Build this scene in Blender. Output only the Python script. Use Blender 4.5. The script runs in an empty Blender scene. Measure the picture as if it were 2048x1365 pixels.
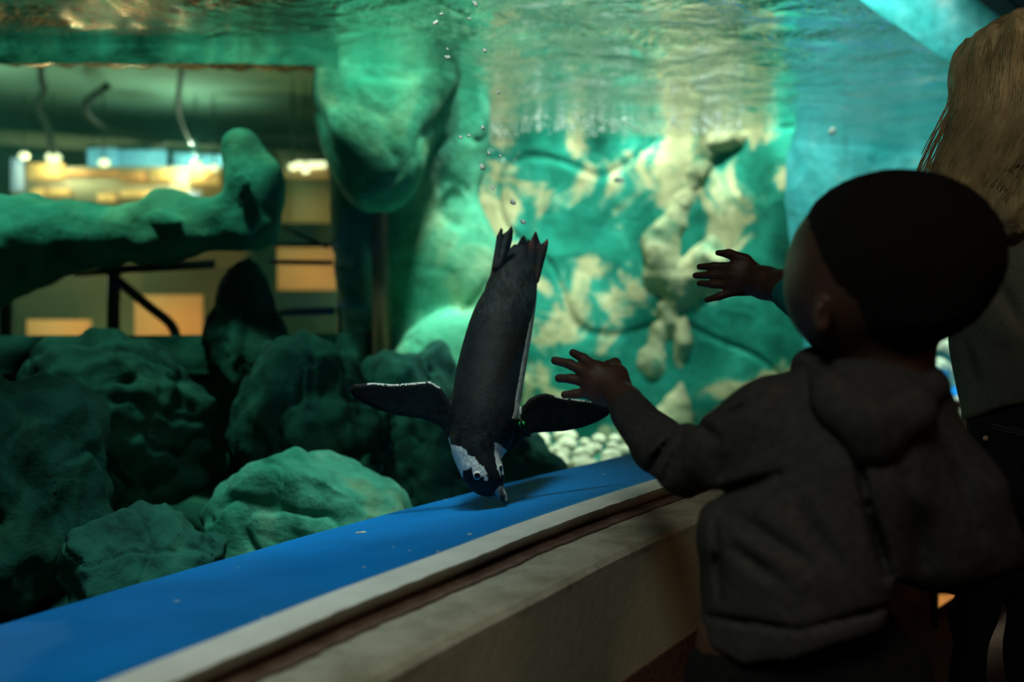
import bpy, bmesh, math, random
import numpy as np
from mathutils import Vector, Matrix

# ------------------------------------------------------------------ camera
F = 2010.0; CX, CY = 1024.0, 682.5
CAMZ = 0.80; PITCH = math.atan((CY - 620.0) / F)
scene = bpy.context.scene
COL = scene.collection
cam_d = bpy.data.cameras.new('camera'); cam = bpy.data.objects.new('camera', cam_d); COL.objects.link(cam)
cam.location = (0, 0, CAMZ); cam.rotation_euler = (math.pi / 2 - PITCH, 0, 0)
cam_d.sensor_width = 36; cam_d.lens = 36 * F / 2048; cam_d.clip_start = 0.02
cam_d.dof.use_dof = True; cam_d.dof.focus_distance = 1.50; cam_d.dof.aperture_fstop = 2.4
scene.camera = cam
scene.view_settings.view_transform = 'Standard'; scene.view_settings.look = 'None'
scene.view_settings.gamma = 1.0; scene.view_settings.use_curve_mapping = False
scene.view_settings.exposure = 0.0
scene.cycles.max_bounces = 10; scene.cycles.transparent_max_bounces = 16
scene.cycles.diffuse_bounces = 3; scene.cycles.glossy_bounces = 4; scene.cycles.volume_bounces = 0
scene.cycles.caustics_reflective = False; scene.cycles.caustics_refractive = False
scene.cycles.sample_clamp_indirect = 3.0
world = bpy.data.worlds.new('world'); scene.world = world; world.use_nodes = True
world.node_tree.nodes['Background'].inputs[0].default_value = (0.6, 0.5, 0.4, 1)
world.node_tree.nodes['Background'].inputs[1].default_value = 0.004

cp, sp = math.cos(PITCH), math.sin(PITCH)
def ray(px, py):
    a = (px - CX) / F; b = -(py - CY) / F
    return np.array([a, cp + b * sp, b * cp - sp])
def at(px, py, Y):
    d = ray(px, py); return d * (Y / d[1]) + np.array([0, 0, CAMZ])
def onz(px, py, z):
    d = ray(px, py); return d * ((z - CAMZ) / d[2]) + np.array([0, 0, CAMZ])
def proj(X, Y, Z):
    z = Z - CAMZ; dep = Y * cp - z * sp; up = Y * sp + z * cp
    return CX + F * X / dep, CY - F * up / dep, dep
def mpp(Y): return Y / F

# ------------------------------------------------------------------ lights
def lamp(name, kind, loc, target, power, color, size=0.2, cone=60, blend=0.5, pattern=None):
    l = bpy.data.lights.new(name, kind); o = bpy.data.objects.new(name, l); COL.objects.link(o)
    o.location = loc
    o.rotation_euler = (Vector(target) - Vector(loc)).to_track_quat('-Z', 'Y').to_euler()
    l.energy = power; l.color = color
    if kind == 'SPOT':
        l.spot_size = math.radians(cone); l.spot_blend = blend; l.shadow_soft_size = size
    elif kind == 'AREA':
        l.size = size
    else:
        l.shadow_soft_size = size
    if pattern:                                   # light rippled by the moving water it falls through
        l.use_nodes = True; nt = l.node_tree; em = nt.nodes['Emission']
        tc = nt.nodes.new('ShaderNodeTexCoord'); no = nt.nodes.new('ShaderNodeTexNoise')
        no.inputs['Scale'].default_value = pattern[0]; no.inputs['Detail'].default_value = 3
        no.inputs['Distortion'].default_value = 1.2
        rp = nt.nodes.new('ShaderNodeMapRange'); rp.inputs[1].default_value = pattern[1]; rp.inputs[2].default_value = pattern[2]
        rp.inputs[3].default_value = pattern[3]; rp.inputs[4].default_value = pattern[4]
        nt.links.new(tc.outputs['Normal'], no.inputs['Vector']); nt.links.new(no.outputs['Fac'], rp.inputs[0])
        nt.links.new(rp.outputs[0], em.inputs['Strength'])
    return o
# lamps over the tank (above the water)
lamp('tank_lamp', 'SPOT', (0.50, 3.7, 3.4), (0.70, 4.3, 0.7), 720, (0.95, 1.0, 0.90), 0.05, 78, 0.6, (9, 0.40, 0.62, 0.45, 1.7))
lamp('tank_lamp', 'SPOT', (1.9, 4.0, 3.4), (1.9, 4.7, 0.8), 800, (0.75, 0.98, 1.0), 0.25, 75, 0.8)
lamp('tank_lamp', 'SPOT', (-1.35, 2.25, 3.0), (-1.3, 2.95, 1.3), 230, (0.7, 1.0, 0.8), 0.15, 60, 0.7, (9, 0.4, 0.62, 0.4, 1.5))
lamp('tank_lamp', 'SPOT', (-0.05, 2.55, 3.1), (-0.36, 3.7, 1.15), 470, (0.75, 1.0, 0.78), 0.15, 34, 0.7)
lamp('tank_lamp', 'SPOT', (-0.18, 1.5, 2.45), (-0.34, 1.85, 0.45), 140, (0.9, 1.0, 0.94), 0.2, 38, 0.7)
lamp('tank_lamp', 'SPOT', (-0.62, 1.15, 2.45), (-0.52, 1.22, 0.5), 75, (0.7, 0.95, 1.0), 0.2, 40, 0.8)  # added fill lamp, brightens the left of the blue ledge
# the visitors' hall
lamp('hall_lamp', 'SPOT', (-0.55, -0.5, 2.2), (-0.14, 1.0, 0.40), 120, (1.0, 0.97, 0.82), 0.45, 40, 0.9)
lamp('hall_lamp', 'SPOT', (0.2, -0.9, 2.3), (0.82, 1.5, 1.15), 58, (1.0, 0.95, 0.70), 0.2, 17, 0.8)
lamp('hall_lamp', 'POINT', (2.3, -0.2, 2.3), (0, 0, 0), 14, (1.0, 0.55, 0.28), 0.25)
# the hall on the far side of the tank
for x_, y_, z_, p_, c_ in ((-3.75, 8.2, 2.0, 70, 0), (-2.60, 8.2, 2.0, 70, 0), (-1.75, 8.2, 1.95, 60, 0), (-2.6, 6.6, 0.45, 70, 1), (-1.2, 7.6, 0.9, 40, 1), (-4.2, 6.6, 1.7, 90, 0)):  # the last is added out of view to brighten the far ceiling
    lamp('far_hall_lamp', 'POINT', (x_, y_, z_), (0, 0, 0), p_, ((1.0, 0.78, 0.55), (1.0, 0.46, 0.18))[c_], 0.012)

# ------------------------------------------------------------------ numpy helpers
_rng = np.random.RandomState(7); _T = _rng.rand(65536).astype(np.float32)
def vnoise(x, y, z, s=1.0, seed=0):
    x = np.asarray(x, np.float32) * s + 311.7 + seed * 17.3; y = np.asarray(y, np.float32) * s + 127.1; z = np.asarray(z, np.float32) * s + 74.7
    xi = np.floor(x).astype(np.int64); yi = np.floor(y).astype(np.int64); zi = np.floor(z).astype(np.int64)
    xf = x - xi; yf = y - yi; zf = z - zi
    u = xf * xf * (3 - 2 * xf); v = yf * yf * (3 - 2 * yf); w = zf * zf * (3 - 2 * zf)
    def H(a, b, c): return _T[(a * 7919 + b * 104729 + c * 1299709 + seed * 31337) & 65535]
    def L(a, b, t): return a + (b - a) * t
    r = L(L(L(H(xi, yi, zi), H(xi + 1, yi, zi), u), L(H(xi, yi + 1, zi), H(xi + 1, yi + 1, zi), u), v),
          L(L(H(xi, yi, zi + 1), H(xi + 1, yi, zi + 1), u), L(H(xi, yi + 1, zi + 1), H(xi + 1, yi + 1, zi + 1), u), v), w)
    return r * 2 - 1
def fbm(x, y, z, s, o=4, seed=0):
    t = 0; a = 1.0
    for i in range(o):
        t = t + a * vnoise(x, y, z, s, seed + i); a *= 0.5; s *= 2.03
    return t
def ridged(x, y, z, s, o=3, seed=0):
    t = 0; a = 1.0
    for i in range(o):
        t = t + a * (1 - 2 * np.abs(vnoise(x, y, z, s, seed + i))); a *= 0.5; s *= 2.1
    return t

def cracks(x, y, z, s, w, seed=0):
    q = vnoise(x, y, z, s, seed) + 0.35 * vnoise(x, y, z, s * 2.3, seed + 1)
    return np.exp(-(q / w) ** 2)
class SDF:
    """signed distance field on a grid, meshed with surface nets"""
    def __init__(s, lo, hi, h):
        s.lo = np.array(lo, np.float32); s.h = h
        s.n = np.ceil((np.array(hi) - s.lo) / h).astype(int) + 1
        s.ax = [s.lo[i] + h * np.arange(s.n[i], dtype=np.float32) for i in range(3)]
        s.d = np.full(s.n, 1.0, np.float32)
    def blk(s, lo, hi):
        sl = []
        for i in range(3):
            a = int(max(0, math.floor((lo[i] - s.lo[i]) / s.h))); b = int(min(s.n[i], math.ceil((hi[i] - s.lo[i]) / s.h) + 1))
            if b <= a: return None, None
            sl.append(slice(a, b))
        return tuple(sl), np.meshgrid(s.ax[0][sl[0]], s.ax[1][sl[1]], s.ax[2][sl[2]], indexing='ij')
    def mix(s, sl, d, k, sub=False):
        o = s.d[sl]
        if sub:
            d = -d; h = np.clip(0.5 - 0.5 * (d - o) / k, 0, 1); r = o + (d - o) * (1 - h) if False else np.maximum(o, d)
            t = np.clip(0.5 + 0.5 * (d - o) / k, 0, 1); r = o * (1 - t) + d * t + k * t * (1 - t)
        else:
            t = np.clip(0.5 + 0.5 * (d - o) / k, 0, 1); r = d * (1 - t) + o * t - k * t * (1 - t)
        s.d[sl] = r
    def cone(s, a, b, ra, rb, k=0.01, sub=False):
        a = np.array(a, float); b = np.array(b, float); m = max(ra, rb) + 3 * k + 2 * s.h
        sl, g = s.blk(np.minimum(a, b) - m, np.maximum(a, b) + m)
        if sl is None: return
        ab = b - a; L = max(ab @ ab, 1e-9)
        t = np.clip(((g[0] - a[0]) * ab[0] + (g[1] - a[1]) * ab[1] + (g[2] - a[2]) * ab[2]) / L, 0, 1)
        d = np.sqrt((g[0] - a[0] - t * ab[0]) ** 2 + (g[1] - a[1] - t * ab[1]) ** 2 + (g[2] - a[2] - t * ab[2]) ** 2) - (ra + (rb - ra) * t)
        s.mix(sl, d, k, sub)
    def chain(s, pts, k=0.01, sub=False):       # pts: (px, py, Y, rpx)
        P = [(at(p[0], p[1], p[2]), p[3] * mpp(p[2])) for p in pts]
        for (a, ra), (b, rb) in zip(P[:-1], P[1:]): s.cone(a, b, ra, rb, k, sub)
    def ell(s, c, r, R=None, k=0.01, sub=False):
        c = np.array(c, float); r = np.array(r, float); m = max(r) + 3 * k + 2 * s.h
        sl, g = s.blk(c - m, c + m)
        if sl is None: return
        q = [g[i] - c[i] for i in range(3)]
        if R is not None:
            R = np.array(R); q = [q[0] * R[0][i] + q[1] * R[1][i] + q[2] * R[2][i] for i in range(3)]
        k0 = np.sqrt(sum((q[i] / r[i]) ** 2 for i in range(3))); k1 = np.sqrt(sum((q[i] / r[i] ** 2) ** 2 for i in range(3))) + 1e-6
        s.mix(sl, k0 * (k0 - 1) / k1, k, sub)
    def poly(s, pts, Yf, half, k=0.005, rnd=0.003):     # outline in pixels, extruded around depth Yf(px,py)
        pts = np.array(pts, float); Y0 = float(np.mean(Yf(pts[:, 0], pts[:, 1])))
        W = np.array([at(p[0], p[1], float(Yf(p[0], p[1]))) for p in pts]); m = half + 3 * k + 4 * s.h
        sl, g = s.blk(W.min(0) - m, W.max(0) + m)
        if sl is None: return
        u, v, dep = proj(*g)
        d = polydist(u, v, pts) * Y0 / F
        e = np.abs(g[1] - Yf(u, v)) - half + rnd; dd = d + rnd
        r = np.sqrt(np.maximum(dd, 0) ** 2 + np.maximum(e, 0) ** 2) + np.minimum(np.maximum(dd, e), 0) - rnd
        s.mix(sl, r, k)
    def net(s):
        f = s.d; ins = f < 0
        c = np.zeros(tuple(np.array(f.shape) - 1), np.uint8)
        n = np.array(f.shape) - 1
        for i in (0, 1):
            for j in (0, 1):
                for k in (0, 1): c += ins[i:n[0] + i, j:n[1] + j, k:n[2] + k]
        act = np.argwhere((c > 0) & (c < 8)); idx = -np.ones(c.shape, np.int64); idx[tuple(act.T)] = np.arange(len(act))
        acc = np.zeros((len(act), 3)); cnt = np.zeros(len(act))
        cor = [(i, j, k) for i in (0, 1) for j in (0, 1) for k in (0, 1)]
        val = {q: f[act[:, 0] + q[0], act[:, 1] + q[1], act[:, 2] + q[2]] for q in cor}
        for q in cor:
            for a in range(3):
                if q[a] == 0:
                    q2 = list(q); q2[a] = 1; q2 = tuple(q2)
                    v0, v1 = val[q], val[q2]; m = (v0 < 0) != (v1 < 0)
                    t = np.where(m, v0 / np.where(m, v0 - v1, 1), 0)
                    p = np.tile(np.array(q, float), (len(act), 1)); p[:, a] = t
                    acc[m] += p[m]; cnt[m] += 1
        V = (act + acc / cnt[:, None]) * s.h + s.lo
        Q = []
        for a in range(3):
            b, cc = (a + 1) % 3, (a + 2) % 3
            s0 = [slice(None)] * 3; s1 = [slice(None)] * 3
            s0[a] = slice(0, -1); s1[a] = slice(1, None)
            A = ins[tuple(s0)]; B = ins[tuple(s1)]
            for E, flip in ((A & ~B, False), (~A & B, True)):
                e = np.argwhere(E); e = e[(e[:, b] > 0) & (e[:, cc] > 0) & (e[:, b] < n[b]) & (e[:, cc] < n[cc])]
                if len(e) == 0: continue
                def I(db, dc):
                    q = e.copy(); q[:, b] -= db; q[:, cc] -= dc; return idx[tuple(q.T)]
                q = np.stack([I(1, 1), I(0, 1), I(0, 0), I(1, 0)], 1)
                Q.append(q[:, ::-1] if flip else q)
        return V, np.concatenate(Q)

def polydist(u, v, P):
    d = np.full(u.shape, 1e9, np.float32); ins = np.zeros(u.shape, bool); n = len(P)
    for i in range(n):
        a, b = P[i], P[(i + 1) % n]; e = b - a
        wx, wy = u - a[0], v - a[1]; t = np.clip((wx * e[0] + wy * e[1]) / (e @ e + 1e-9), 0, 1)
        d = np.minimum(d, (wx - t * e[0]) ** 2 + (wy - t * e[1]) ** 2)
        if a[1] != b[1]:
            c = ((a[1] > v) != (b[1] > v)) & (u < (b[0] - a[0]) * (v - a[1]) / (b[1] - a[1]) + a[0]); ins ^= c
    d = np.sqrt(d); return np.where(ins, -d, d)

def vnormals(V, Q):
    V = np.asarray(V, float); n = np.cross(V[Q[:, 2]] - V[Q[:, 0]], V[Q[:, 3 if Q.shape[1] > 3 else 1]] - V[Q[:, 1 if Q.shape[1] > 3 else 0]])
    N = np.zeros_like(V)
    for i in range(Q.shape[1]): np.add.at(N, Q[:, i], n)
    return N / (np.linalg.norm(N, axis=1)[:, None] + 1e-12)
def relax(V, Q, it=2, a=0.5):
    E = np.concatenate([Q[:, [i, (i + 1) % Q.shape[1]]] for i in range(Q.shape[1])]); V = V.copy()
    for _ in range(it):
        S = np.zeros_like(V); c = np.zeros(len(V)); np.add.at(S, E[:, 0], V[E[:, 1]]); np.add.at(c, E[:, 0], 1); np.add.at(S, E[:, 1], V[E[:, 0]]); np.add.at(c, E[:, 1], 1)
        V += a * (S / np.maximum(c, 1)[:, None] - V)
    return V
def join(*M):
    Vs, Qs, o = [], [], 0
    for V, Q in M: Vs.append(V); Qs.append(Q + o); o += len(V)
    return np.concatenate(Vs), np.concatenate(Qs)

# ------------------------------------------------------------------ object helpers
def tag(o, label=None, cat=None, group=None, kind=None):
    if label: o['label'] = label
    if cat: o['category'] = cat
    if group: o['group'] = group
    if kind: o['kind'] = kind
    return o
def obj(name, V, Q, mat, parent=None, smooth=True, colors=None):
    me = bpy.data.meshes.new(name)
    V = np.asarray(V, float)
    if parent is not None: V = V - np.array(parent.location if parent.parent is None else parent.parent.location)
    if parent is not None and parent.parent is not None: V = V - np.array(parent.location)
    if isinstance(Q, np.ndarray):
        nq, k = Q.shape
        me.vertices.add(len(V)); me.vertices.foreach_set('co', V.astype(np.float32).ravel())
        me.loops.add(nq * k); me.loops.foreach_set('vertex_index', Q.astype(np.int32).ravel())
        me.polygons.add(nq); me.polygons.foreach_set('loop_start', np.arange(0, nq * k, k, dtype=np.int32))
        me.update(calc_edges=True)
    else:
        me.from_pydata([tuple(v) for v in V], [], Q); me.update()
    me.validate()
    if smooth: me.polygons.foreach_set('use_smooth', np.ones(len(me.polygons), bool))
    if colors is not None:
        ca = me.color_attributes.new('Col', 'FLOAT_COLOR', 'POINT')
        c4 = np.ones((len(V), 4), np.float32); c4[:, :3] = colors; ca.data.foreach_set('color', c4.ravel())
    if mat: me.materials.append(mat)
    o = bpy.data.objects.new(name, me); COL.objects.link(o)
    if parent is not None: o.parent = parent
    return o
def empty(name, loc):
    o = bpy.data.objects.new(name, None); COL.objects.link(o); o.location = tuple(float(c) for c in loc); o.empty_display_size = 0.05; return o
def box(lo, hi):
    lo = np.array(lo, float); hi = np.array(hi, float)
    V = np.array([[(lo, hi)[(i >> j) & 1][j] for j in range(3)] for i in range(8)])
    return V, np.array([[0, 2, 3, 1], [4, 5, 7, 6], [0, 1, 5, 4], [2, 6, 7, 3], [0, 4, 6, 2], [1, 3, 7, 5]])
def tube(pts, r, seg=8, cap=True):
    pts = [np.array(p, float) for p in pts]; n = len(pts); r = r if hasattr(r, '__len__') else [r] * n
    V, Q = [], []; prev = None
    for i, p in enumerate(pts):
        t = pts[min(i + 1, n - 1)] - pts[max(i - 1, 0)]; t = t / (np.linalg.norm(t) + 1e-9)
        if prev is None: prev = np.cross(t, [0.31, 0.2, 0.93])
        a = prev - t * (prev @ t); a /= np.linalg.norm(a) + 1e-9; b = np.cross(t, a); prev = a
        for j in range(seg): w = 2 * math.pi * j / seg; V.append(p + r[i] * (math.cos(w) * a + math.sin(w) * b))
    for i in range(n - 1):
        for j in range(seg): Q.append([i * seg + j, i * seg + (j + 1) % seg, (i + 1) * seg + (j + 1) % seg, (i + 1) * seg + j])
    if cap:                                        # close the ends with a centre point (degenerate-free quads become fans)
        for e, base in ((0, 0), (1, (n - 1) * seg)):
            c = len(V); V.append(pts[0] if e == 0 else pts[-1])
            for j in range(0, seg, 2):
                q = [c, base + (j + 2) % seg, base + j + 1, base + j]
                Q.append(q if e == 0 else q[::-1])
    return np.array(V), np.array(Q)
def spline(pts, n=20):
    pts = [np.array(p, float) for p in pts]; P = [2 * pts[0] - pts[1]] + pts + [2 * pts[-1] - pts[-2]]; out = []
    for i in range(1, len(P) - 2):
        for j in range(n):
            t = j / n
            out.append(0.5 * (2 * P[i] + (P[i + 1] - P[i - 1]) * t + (2 * P[i - 1] - 5 * P[i] + 4 * P[i + 1] - P[i + 2]) * t * t + (3 * P[i] - P[i - 1] - 3 * P[i + 1] + P[i + 2]) * t ** 3))
    out.append(pts[-1]); return np.array(out)
_ico = {}
def ico(sub):
    if sub not in _ico:
        bm = bmesh.new(); bmesh.ops.create_icosphere(bm, subdivisions=sub, radius=1.0)
        _ico[sub] = (np.array([v.co[:] for v in bm.verts]), np.array([[v.index for v in f.verts] for f in bm.faces])); bm.free()
    return _ico[sub][0].copy(), _ico[sub][1]

# ------------------------------------------------------------------ materials
def mat(name, color=(0.5, 0.5, 0.5), rough=0.7, **kw):
    m = bpy.data.materials.new(name); m.use_nodes = True; b = m.node_tree.nodes['Principled BSDF']
    b.inputs['Base Color'].default_value = (*color, 1); b.inputs['Roughness'].default_value = rough
    b.inputs['Specular IOR Level'].default_value = kw.get('spec', 0.3)
    if 'emit' in kw:
        b.inputs['Emission Color'].default_value = (*kw['emit'], 1); b.inputs['Emission Strength'].default_value = kw.get('power', 1)
    return m
def nodes(m):
    nt = m.node_tree
    def N(t, **kw):
        n = nt.nodes.new(t)
        for k, v in kw.items(): n.inputs[k].default_value = v
        return n
    return nt, N, nt.links.new, nt.nodes['Principled BSDF']
def noisy(name, stops, scale=8, detail=6, rough=0.8, bump=0.3, bscale=40, stretch=None, spec=0.25, dist=0.01, distort=0.0, scale2=None, stops2=None, mixf=0.5):
    """colour ramp over noise + bump; optional second, larger mottle"""
    m = mat(name, rough=rough, spec=spec); nt, N, L, b = nodes(m)
    tc = N('ShaderNodeTexCoord'); mp = N('ShaderNodeMapping'); L(tc.outputs['Object'], mp.inputs[0])
    if stretch: mp.inputs['Scale'].default_value = stretch
    n1 = N('ShaderNodeTexNoise', Scale=scale, Detail=detail, Roughness=0.6, Distortion=distort); L(mp.outputs[0], n1.inputs['Vector'])
    r = N('ShaderNodeValToRGB'); L(n1.outputs['Fac'], r.inputs[0]); ramp(r, stops)
    out = r.outputs[0]
    if stops2:
        n2 = N('ShaderNodeTexNoise', Scale=scale2, Detail=5, Roughness=0.55, Distortion=0.8); L(mp.outputs[0], n2.inputs['Vector'])
        r2 = N('ShaderNodeValToRGB'); L(n2.outputs['Fac'], r2.inputs[0]); ramp(r2, stops2)
        mx = nt.nodes.new('ShaderNodeMixRGB'); mx.blend_type = 'MULTIPLY'; mx.inputs[0].default_value = mixf
        L(out, mx.inputs[1]); L(r2.outputs[0], mx.inputs[2]); out = mx.outputs[0]
    L(out, b.inputs['Base Color'])
    if bump:
        n3 = N('ShaderNodeTexNoise', Scale=bscale, Detail=8, Roughness=0.65); L(mp.outputs[0], n3.inputs['Vector'])
        bp = N('ShaderNodeBump', Strength=bump, Distance=dist); L(n3.outputs['Fac'], bp.inputs['Height']); L(bp.outputs[0], b.inputs['Normal'])
    return m
def ramp(r, stops):
    e = r.color_ramp.elements
    while len(e) < len(stops): e.new(0.5)
    for x, (p, c) in zip(e, stops): x.position = p; x.color = (*c, 1)
def vcol(name, rough=0.7, bump=0.2, bscale=120, stretch=None, spec=0.3, dist=0.003):
    m = mat(name, rough=rough, spec=spec); nt, N, L, b = nodes(m)
    a = nt.nodes.new('ShaderNodeAttribute'); a.attribute_name = 'Col'
    tc = N('ShaderNodeTexCoord'); mp = N('ShaderNodeMapping'); L(tc.outputs['Object'], mp.inputs[0])
    if stretch: mp.inputs['Scale'].default_value = stretch
    n = N('ShaderNodeTexNoise', Scale=bscale, Detail=4); L(mp.outputs[0], n.inputs['Vector'])
    mr = N('ShaderNodeMapRange'); mr.inputs[1].default_value = 0.3; mr.inputs[2].default_value = 0.7; mr.inputs[3].default_value = 0.7; mr.inputs[4].default_value = 1.25
    L(n.outputs['Fac'], mr.inputs[0])
    mx = nt.nodes.new('ShaderNodeMixRGB'); mx.blend_type = 'MULTIPLY'; mx.inputs[0].default_value = 1
    L(a.outputs['Color'], mx.inputs[1]); L(mr.outputs[0], mx.inputs[2]); L(mx.outputs[0], b.inputs['Base Color'])
    bp = N('ShaderNodeBump', Strength=bump, Distance=dist); L(n.outputs['Fac'], bp.inputs['Height']); L(bp.outputs[0], b.inputs['Normal'])
    return m

def rockmat(name, dark, mid, light, lo=0.40, hi=0.62, scale=3.0):
    return noisy(name, [(lo, dark), ((lo + hi) / 2, mid), (hi, light)], scale=scale, detail=7, rough=0.9, bump=0.55, bscale=14, dist=0.03, distort=0.7,
                 scale2=9, stops2=[(0.35, (0.55, 0.6, 0.55)), (0.6, (1, 1, 1))], mixf=0.7)
M = {}
M['rock_wall'] = rockmat('algae_rock_wall', (0.012, 0.26, 0.18), (0.03, 0.34, 0.24), (0.70, 0.62, 0.34), 0.45, 0.56, 3.0)
M['rock_pale'] = rockmat('pale_algae_rock', (0.03, 0.27, 0.17), (0.10, 0.40, 0.25), (0.36, 0.56, 0.33), 0.36, 0.68, 3)
M['rock_green'] = rockmat('green_algae_rock', (0.012, 0.17, 0.11), (0.03, 0.27, 0.17), (0.10, 0.36, 0.20), 0.35, 0.68, 4)
M['rock_shaded'] = rockmat('shaded_green_rock', (0.004, 0.06, 0.045), (0.008, 0.10, 0.07), (0.03, 0.15, 0.085), 0.35, 0.68, 4)  # green rock darkened so that its shade is in the colour
M['rock_front'] = rockmat('mossy_rock', (0.03, 0.32, 0.2), (0.10, 0.50, 0.34), (0.30, 0.52, 0.28), 0.36, 0.70, 6)
M['pebble'] = rockmat('cream_stone', (0.5, 0.52, 0.36), (0.72, 0.7, 0.5), (0.9, 0.86, 0.68), 0.35, 0.65, 6)
M['blue'] = noisy('blue_pool_paint', [(0.3, (0.002, 0.13, 0.38)), (0.55, (0.003, 0.16, 0.47)), (0.8, (0.004, 0.19, 0.54))], scale=5, rough=0.7, bump=0.25, bscale=60, dist=0.004, spec=0.08)
M['white'] = noisy('white_caulk', [(0.3, (0.55, 0.56, 0.5)), (0.7, (0.68, 0.69, 0.63))], scale=20, rough=0.6, bump=0.3, bscale=150, dist=0.002)
M['brown'] = noisy('brown_shade', [(0.35, (0.07, 0.04, 0.028)), (0.65, (0.14, 0.095, 0.07))], scale=30, rough=0.9, bump=0.5, bscale=120, dist=0.003)
M['concrete'] = noisy('grey_concrete', [(0.35, (0.24, 0.24, 0.17)), (0.5, (0.33, 0.33, 0.25)), (0.7, (0.43, 0.43, 0.34))], scale=16, detail=9, rough=0.85, bump=0.5, bscale=90, dist=0.004,
                     scale2=140, stops2=[(0.32, (0.45, 0.45, 0.42)), (0.42, (1, 1, 1))], mixf=0.6)
M['concrete_face'] = noisy('grey_green_concrete', [(0.3, (0.27, 0.275, 0.19)), (0.5, (0.35, 0.355, 0.25)), (0.75, (0.44, 0.44, 0.33))], scale=5, detail=8, rough=0.9, bump=0.3, bscale=60, dist=0.003)
M['carpet'] = noisy('brown_carpet', [(0.35, (0.06, 0.03, 0.02)), (0.65, (0.12, 0.065, 0.045))], scale=90, rough=0.95, bump=0.6, bscale=300, dist=0.004)
M['dark_wall'] = noisy('dark_hall_wall', [(0.3, (0.02, 0.018, 0.015)), (0.7, (0.035, 0.03, 0.025))], scale=4, rough=0.9, bump=0.1)

# water: absorbs red, scatters a little
def water_volume():
    m = bpy.data.materials.new('tank_water'); m.use_nodes = True; nt = m.node_tree; nt.nodes.clear()
    o = nt.nodes.new('ShaderNodeOutputMaterial'); t = nt.nodes.new('ShaderNodeBsdfTransparent')
    a = nt.nodes.new('ShaderNodeVolumeAbsorption'); a.inputs['Color'].default_value = (0.0, 0.72, 0.66, 1); a.inputs['Density'].default_value = 0.17
    s = nt.nodes.new('ShaderNodeVolumeScatter'); s.inputs['Color'].default_value = (0.2, 0.9, 0.82, 1); s.inputs['Density'].default_value = 0.025; s.inputs['Anisotropy'].default_value = 0.0
    ad = nt.nodes.new('ShaderNodeAddShader'); L = nt.links.new
    L(t.outputs[0], o.inputs['Surface']); L(a.outputs[0], ad.inputs[0]); L(s.outputs[0], ad.inputs[1]); L(ad.outputs[0], o.inputs['Volume'])
    return m
def water_top():
    m = bpy.data.materials.new('rippled_water_surface'); m.use_nodes = True; nt = m.node_tree; nt.nodes.clear(); L = nt.links.new
    def N(t, **kw):
        n = nt.nodes.new(t)
        for k, v in kw.items(): n.inputs[k].default_value = v
        return n
    o = N('ShaderNodeOutputMaterial'); t = N('ShaderNodeBsdfTransparent'); g = N('ShaderNodeBsdfGlossy', Roughness=0.03)
    tc = N('ShaderNodeTexCoord'); n1 = N('ShaderNodeTexNoise', Scale=4.0, Detail=5, Roughness=0.62, Distortion=0.8); L(tc.outputs['Object'], n1.inputs['Vector'])
    bp = N('ShaderNodeBump', Strength=1.0, Distance=0.05); L(n1.outputs['Fac'], bp.inputs['Height'])
    f = N('ShaderNodeFresnel', IOR=1.333); mx = N('ShaderNodeMixShader')
    L(bp.outputs[0], g.inputs['Normal']); L(f.outputs[0], mx.inputs[0]); L(t.outputs[0], mx.inputs[1]); L(g.outputs[0], mx.inputs[2]); L(mx.outputs[0], o.inputs['Surface'])
    return m
def acrylic(name, back_reflect=0.0):
    m = bpy.data.materials.new(name); m.use_nodes = True; nt = m.node_tree; nt.nodes.clear(); L = nt.links.new
    N = nt.nodes.new
    o = N('ShaderNodeOutputMaterial'); t = N('ShaderNodeBsdfTransparent'); t.inputs[0].default_value = (0.97, 0.99, 0.985, 1)
    g = N('ShaderNodeBsdfGlossy'); g.inputs['Roughness'].default_value = 0.0
    f = N('ShaderNodeFresnel'); f.inputs['IOR'].default_value = 1.22; ge = N('ShaderNodeNewGeometry'); mu = N('ShaderNodeMath'); mu.operation = 'MULTIPLY'
    iv = N('ShaderNodeMath'); iv.operation = 'SUBTRACT'; iv.inputs[0].default_value = 1.0; L(ge.outputs['Backfacing'], iv.inputs[1])
    L(f.outputs[0], mu.inputs[0]); L(iv.outputs[0], mu.inputs[1])
    mx = N('ShaderNodeMixShader'); L(mu.outputs[0], mx.inputs[0]); L(t.outputs[0], mx.inputs[1]); L(g.outputs[0], mx.inputs[2]); L(mx.outputs[0], o.inputs['Surface'])
    return m

# ------------------------------------------------------------------ the tank front: curved ledge and window
LEDGE = CAMZ - 0.285
WPX = [(-260, 1590), (0, 1460), (259, 1349), (439, 1279), (659, 1191), (900, 1103), (1050, 1046), (1289, 968), (1600, 875), (1925, 790), (2150, 745)]
gp = [onz(x, y, LEDGE)[:2] for x, y in WPX]
gp = [np.array(gp[0]) - 1.2 * (np.array(gp[1]) - np.array(gp[0])) / np.linalg.norm(np.array(gp[1]) - np.array(gp[0]))] + [np.array(g) for g in gp]
gp.append(gp[-1] + 1.3 * (gp[-1] - gp[-2]) / np.linalg.norm(gp[-1] - gp[-2]))
path = spline(gp, 14)
for _ in range(30): path[1:-1] = 0.5 * path[1:-1] + 0.25 * (path[:-2] + path[2:])
tg = np.gradient(path, axis=0); tg /= np.linalg.norm(tg, axis=1)[:, None]
nm = np.stack([tg[:, 1], -tg[:, 0]], 1)          # towards the visitors
arc = np.concatenate([[0], np.cumsum(np.linalg.norm(np.diff(path, axis=0), axis=1))])
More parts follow.
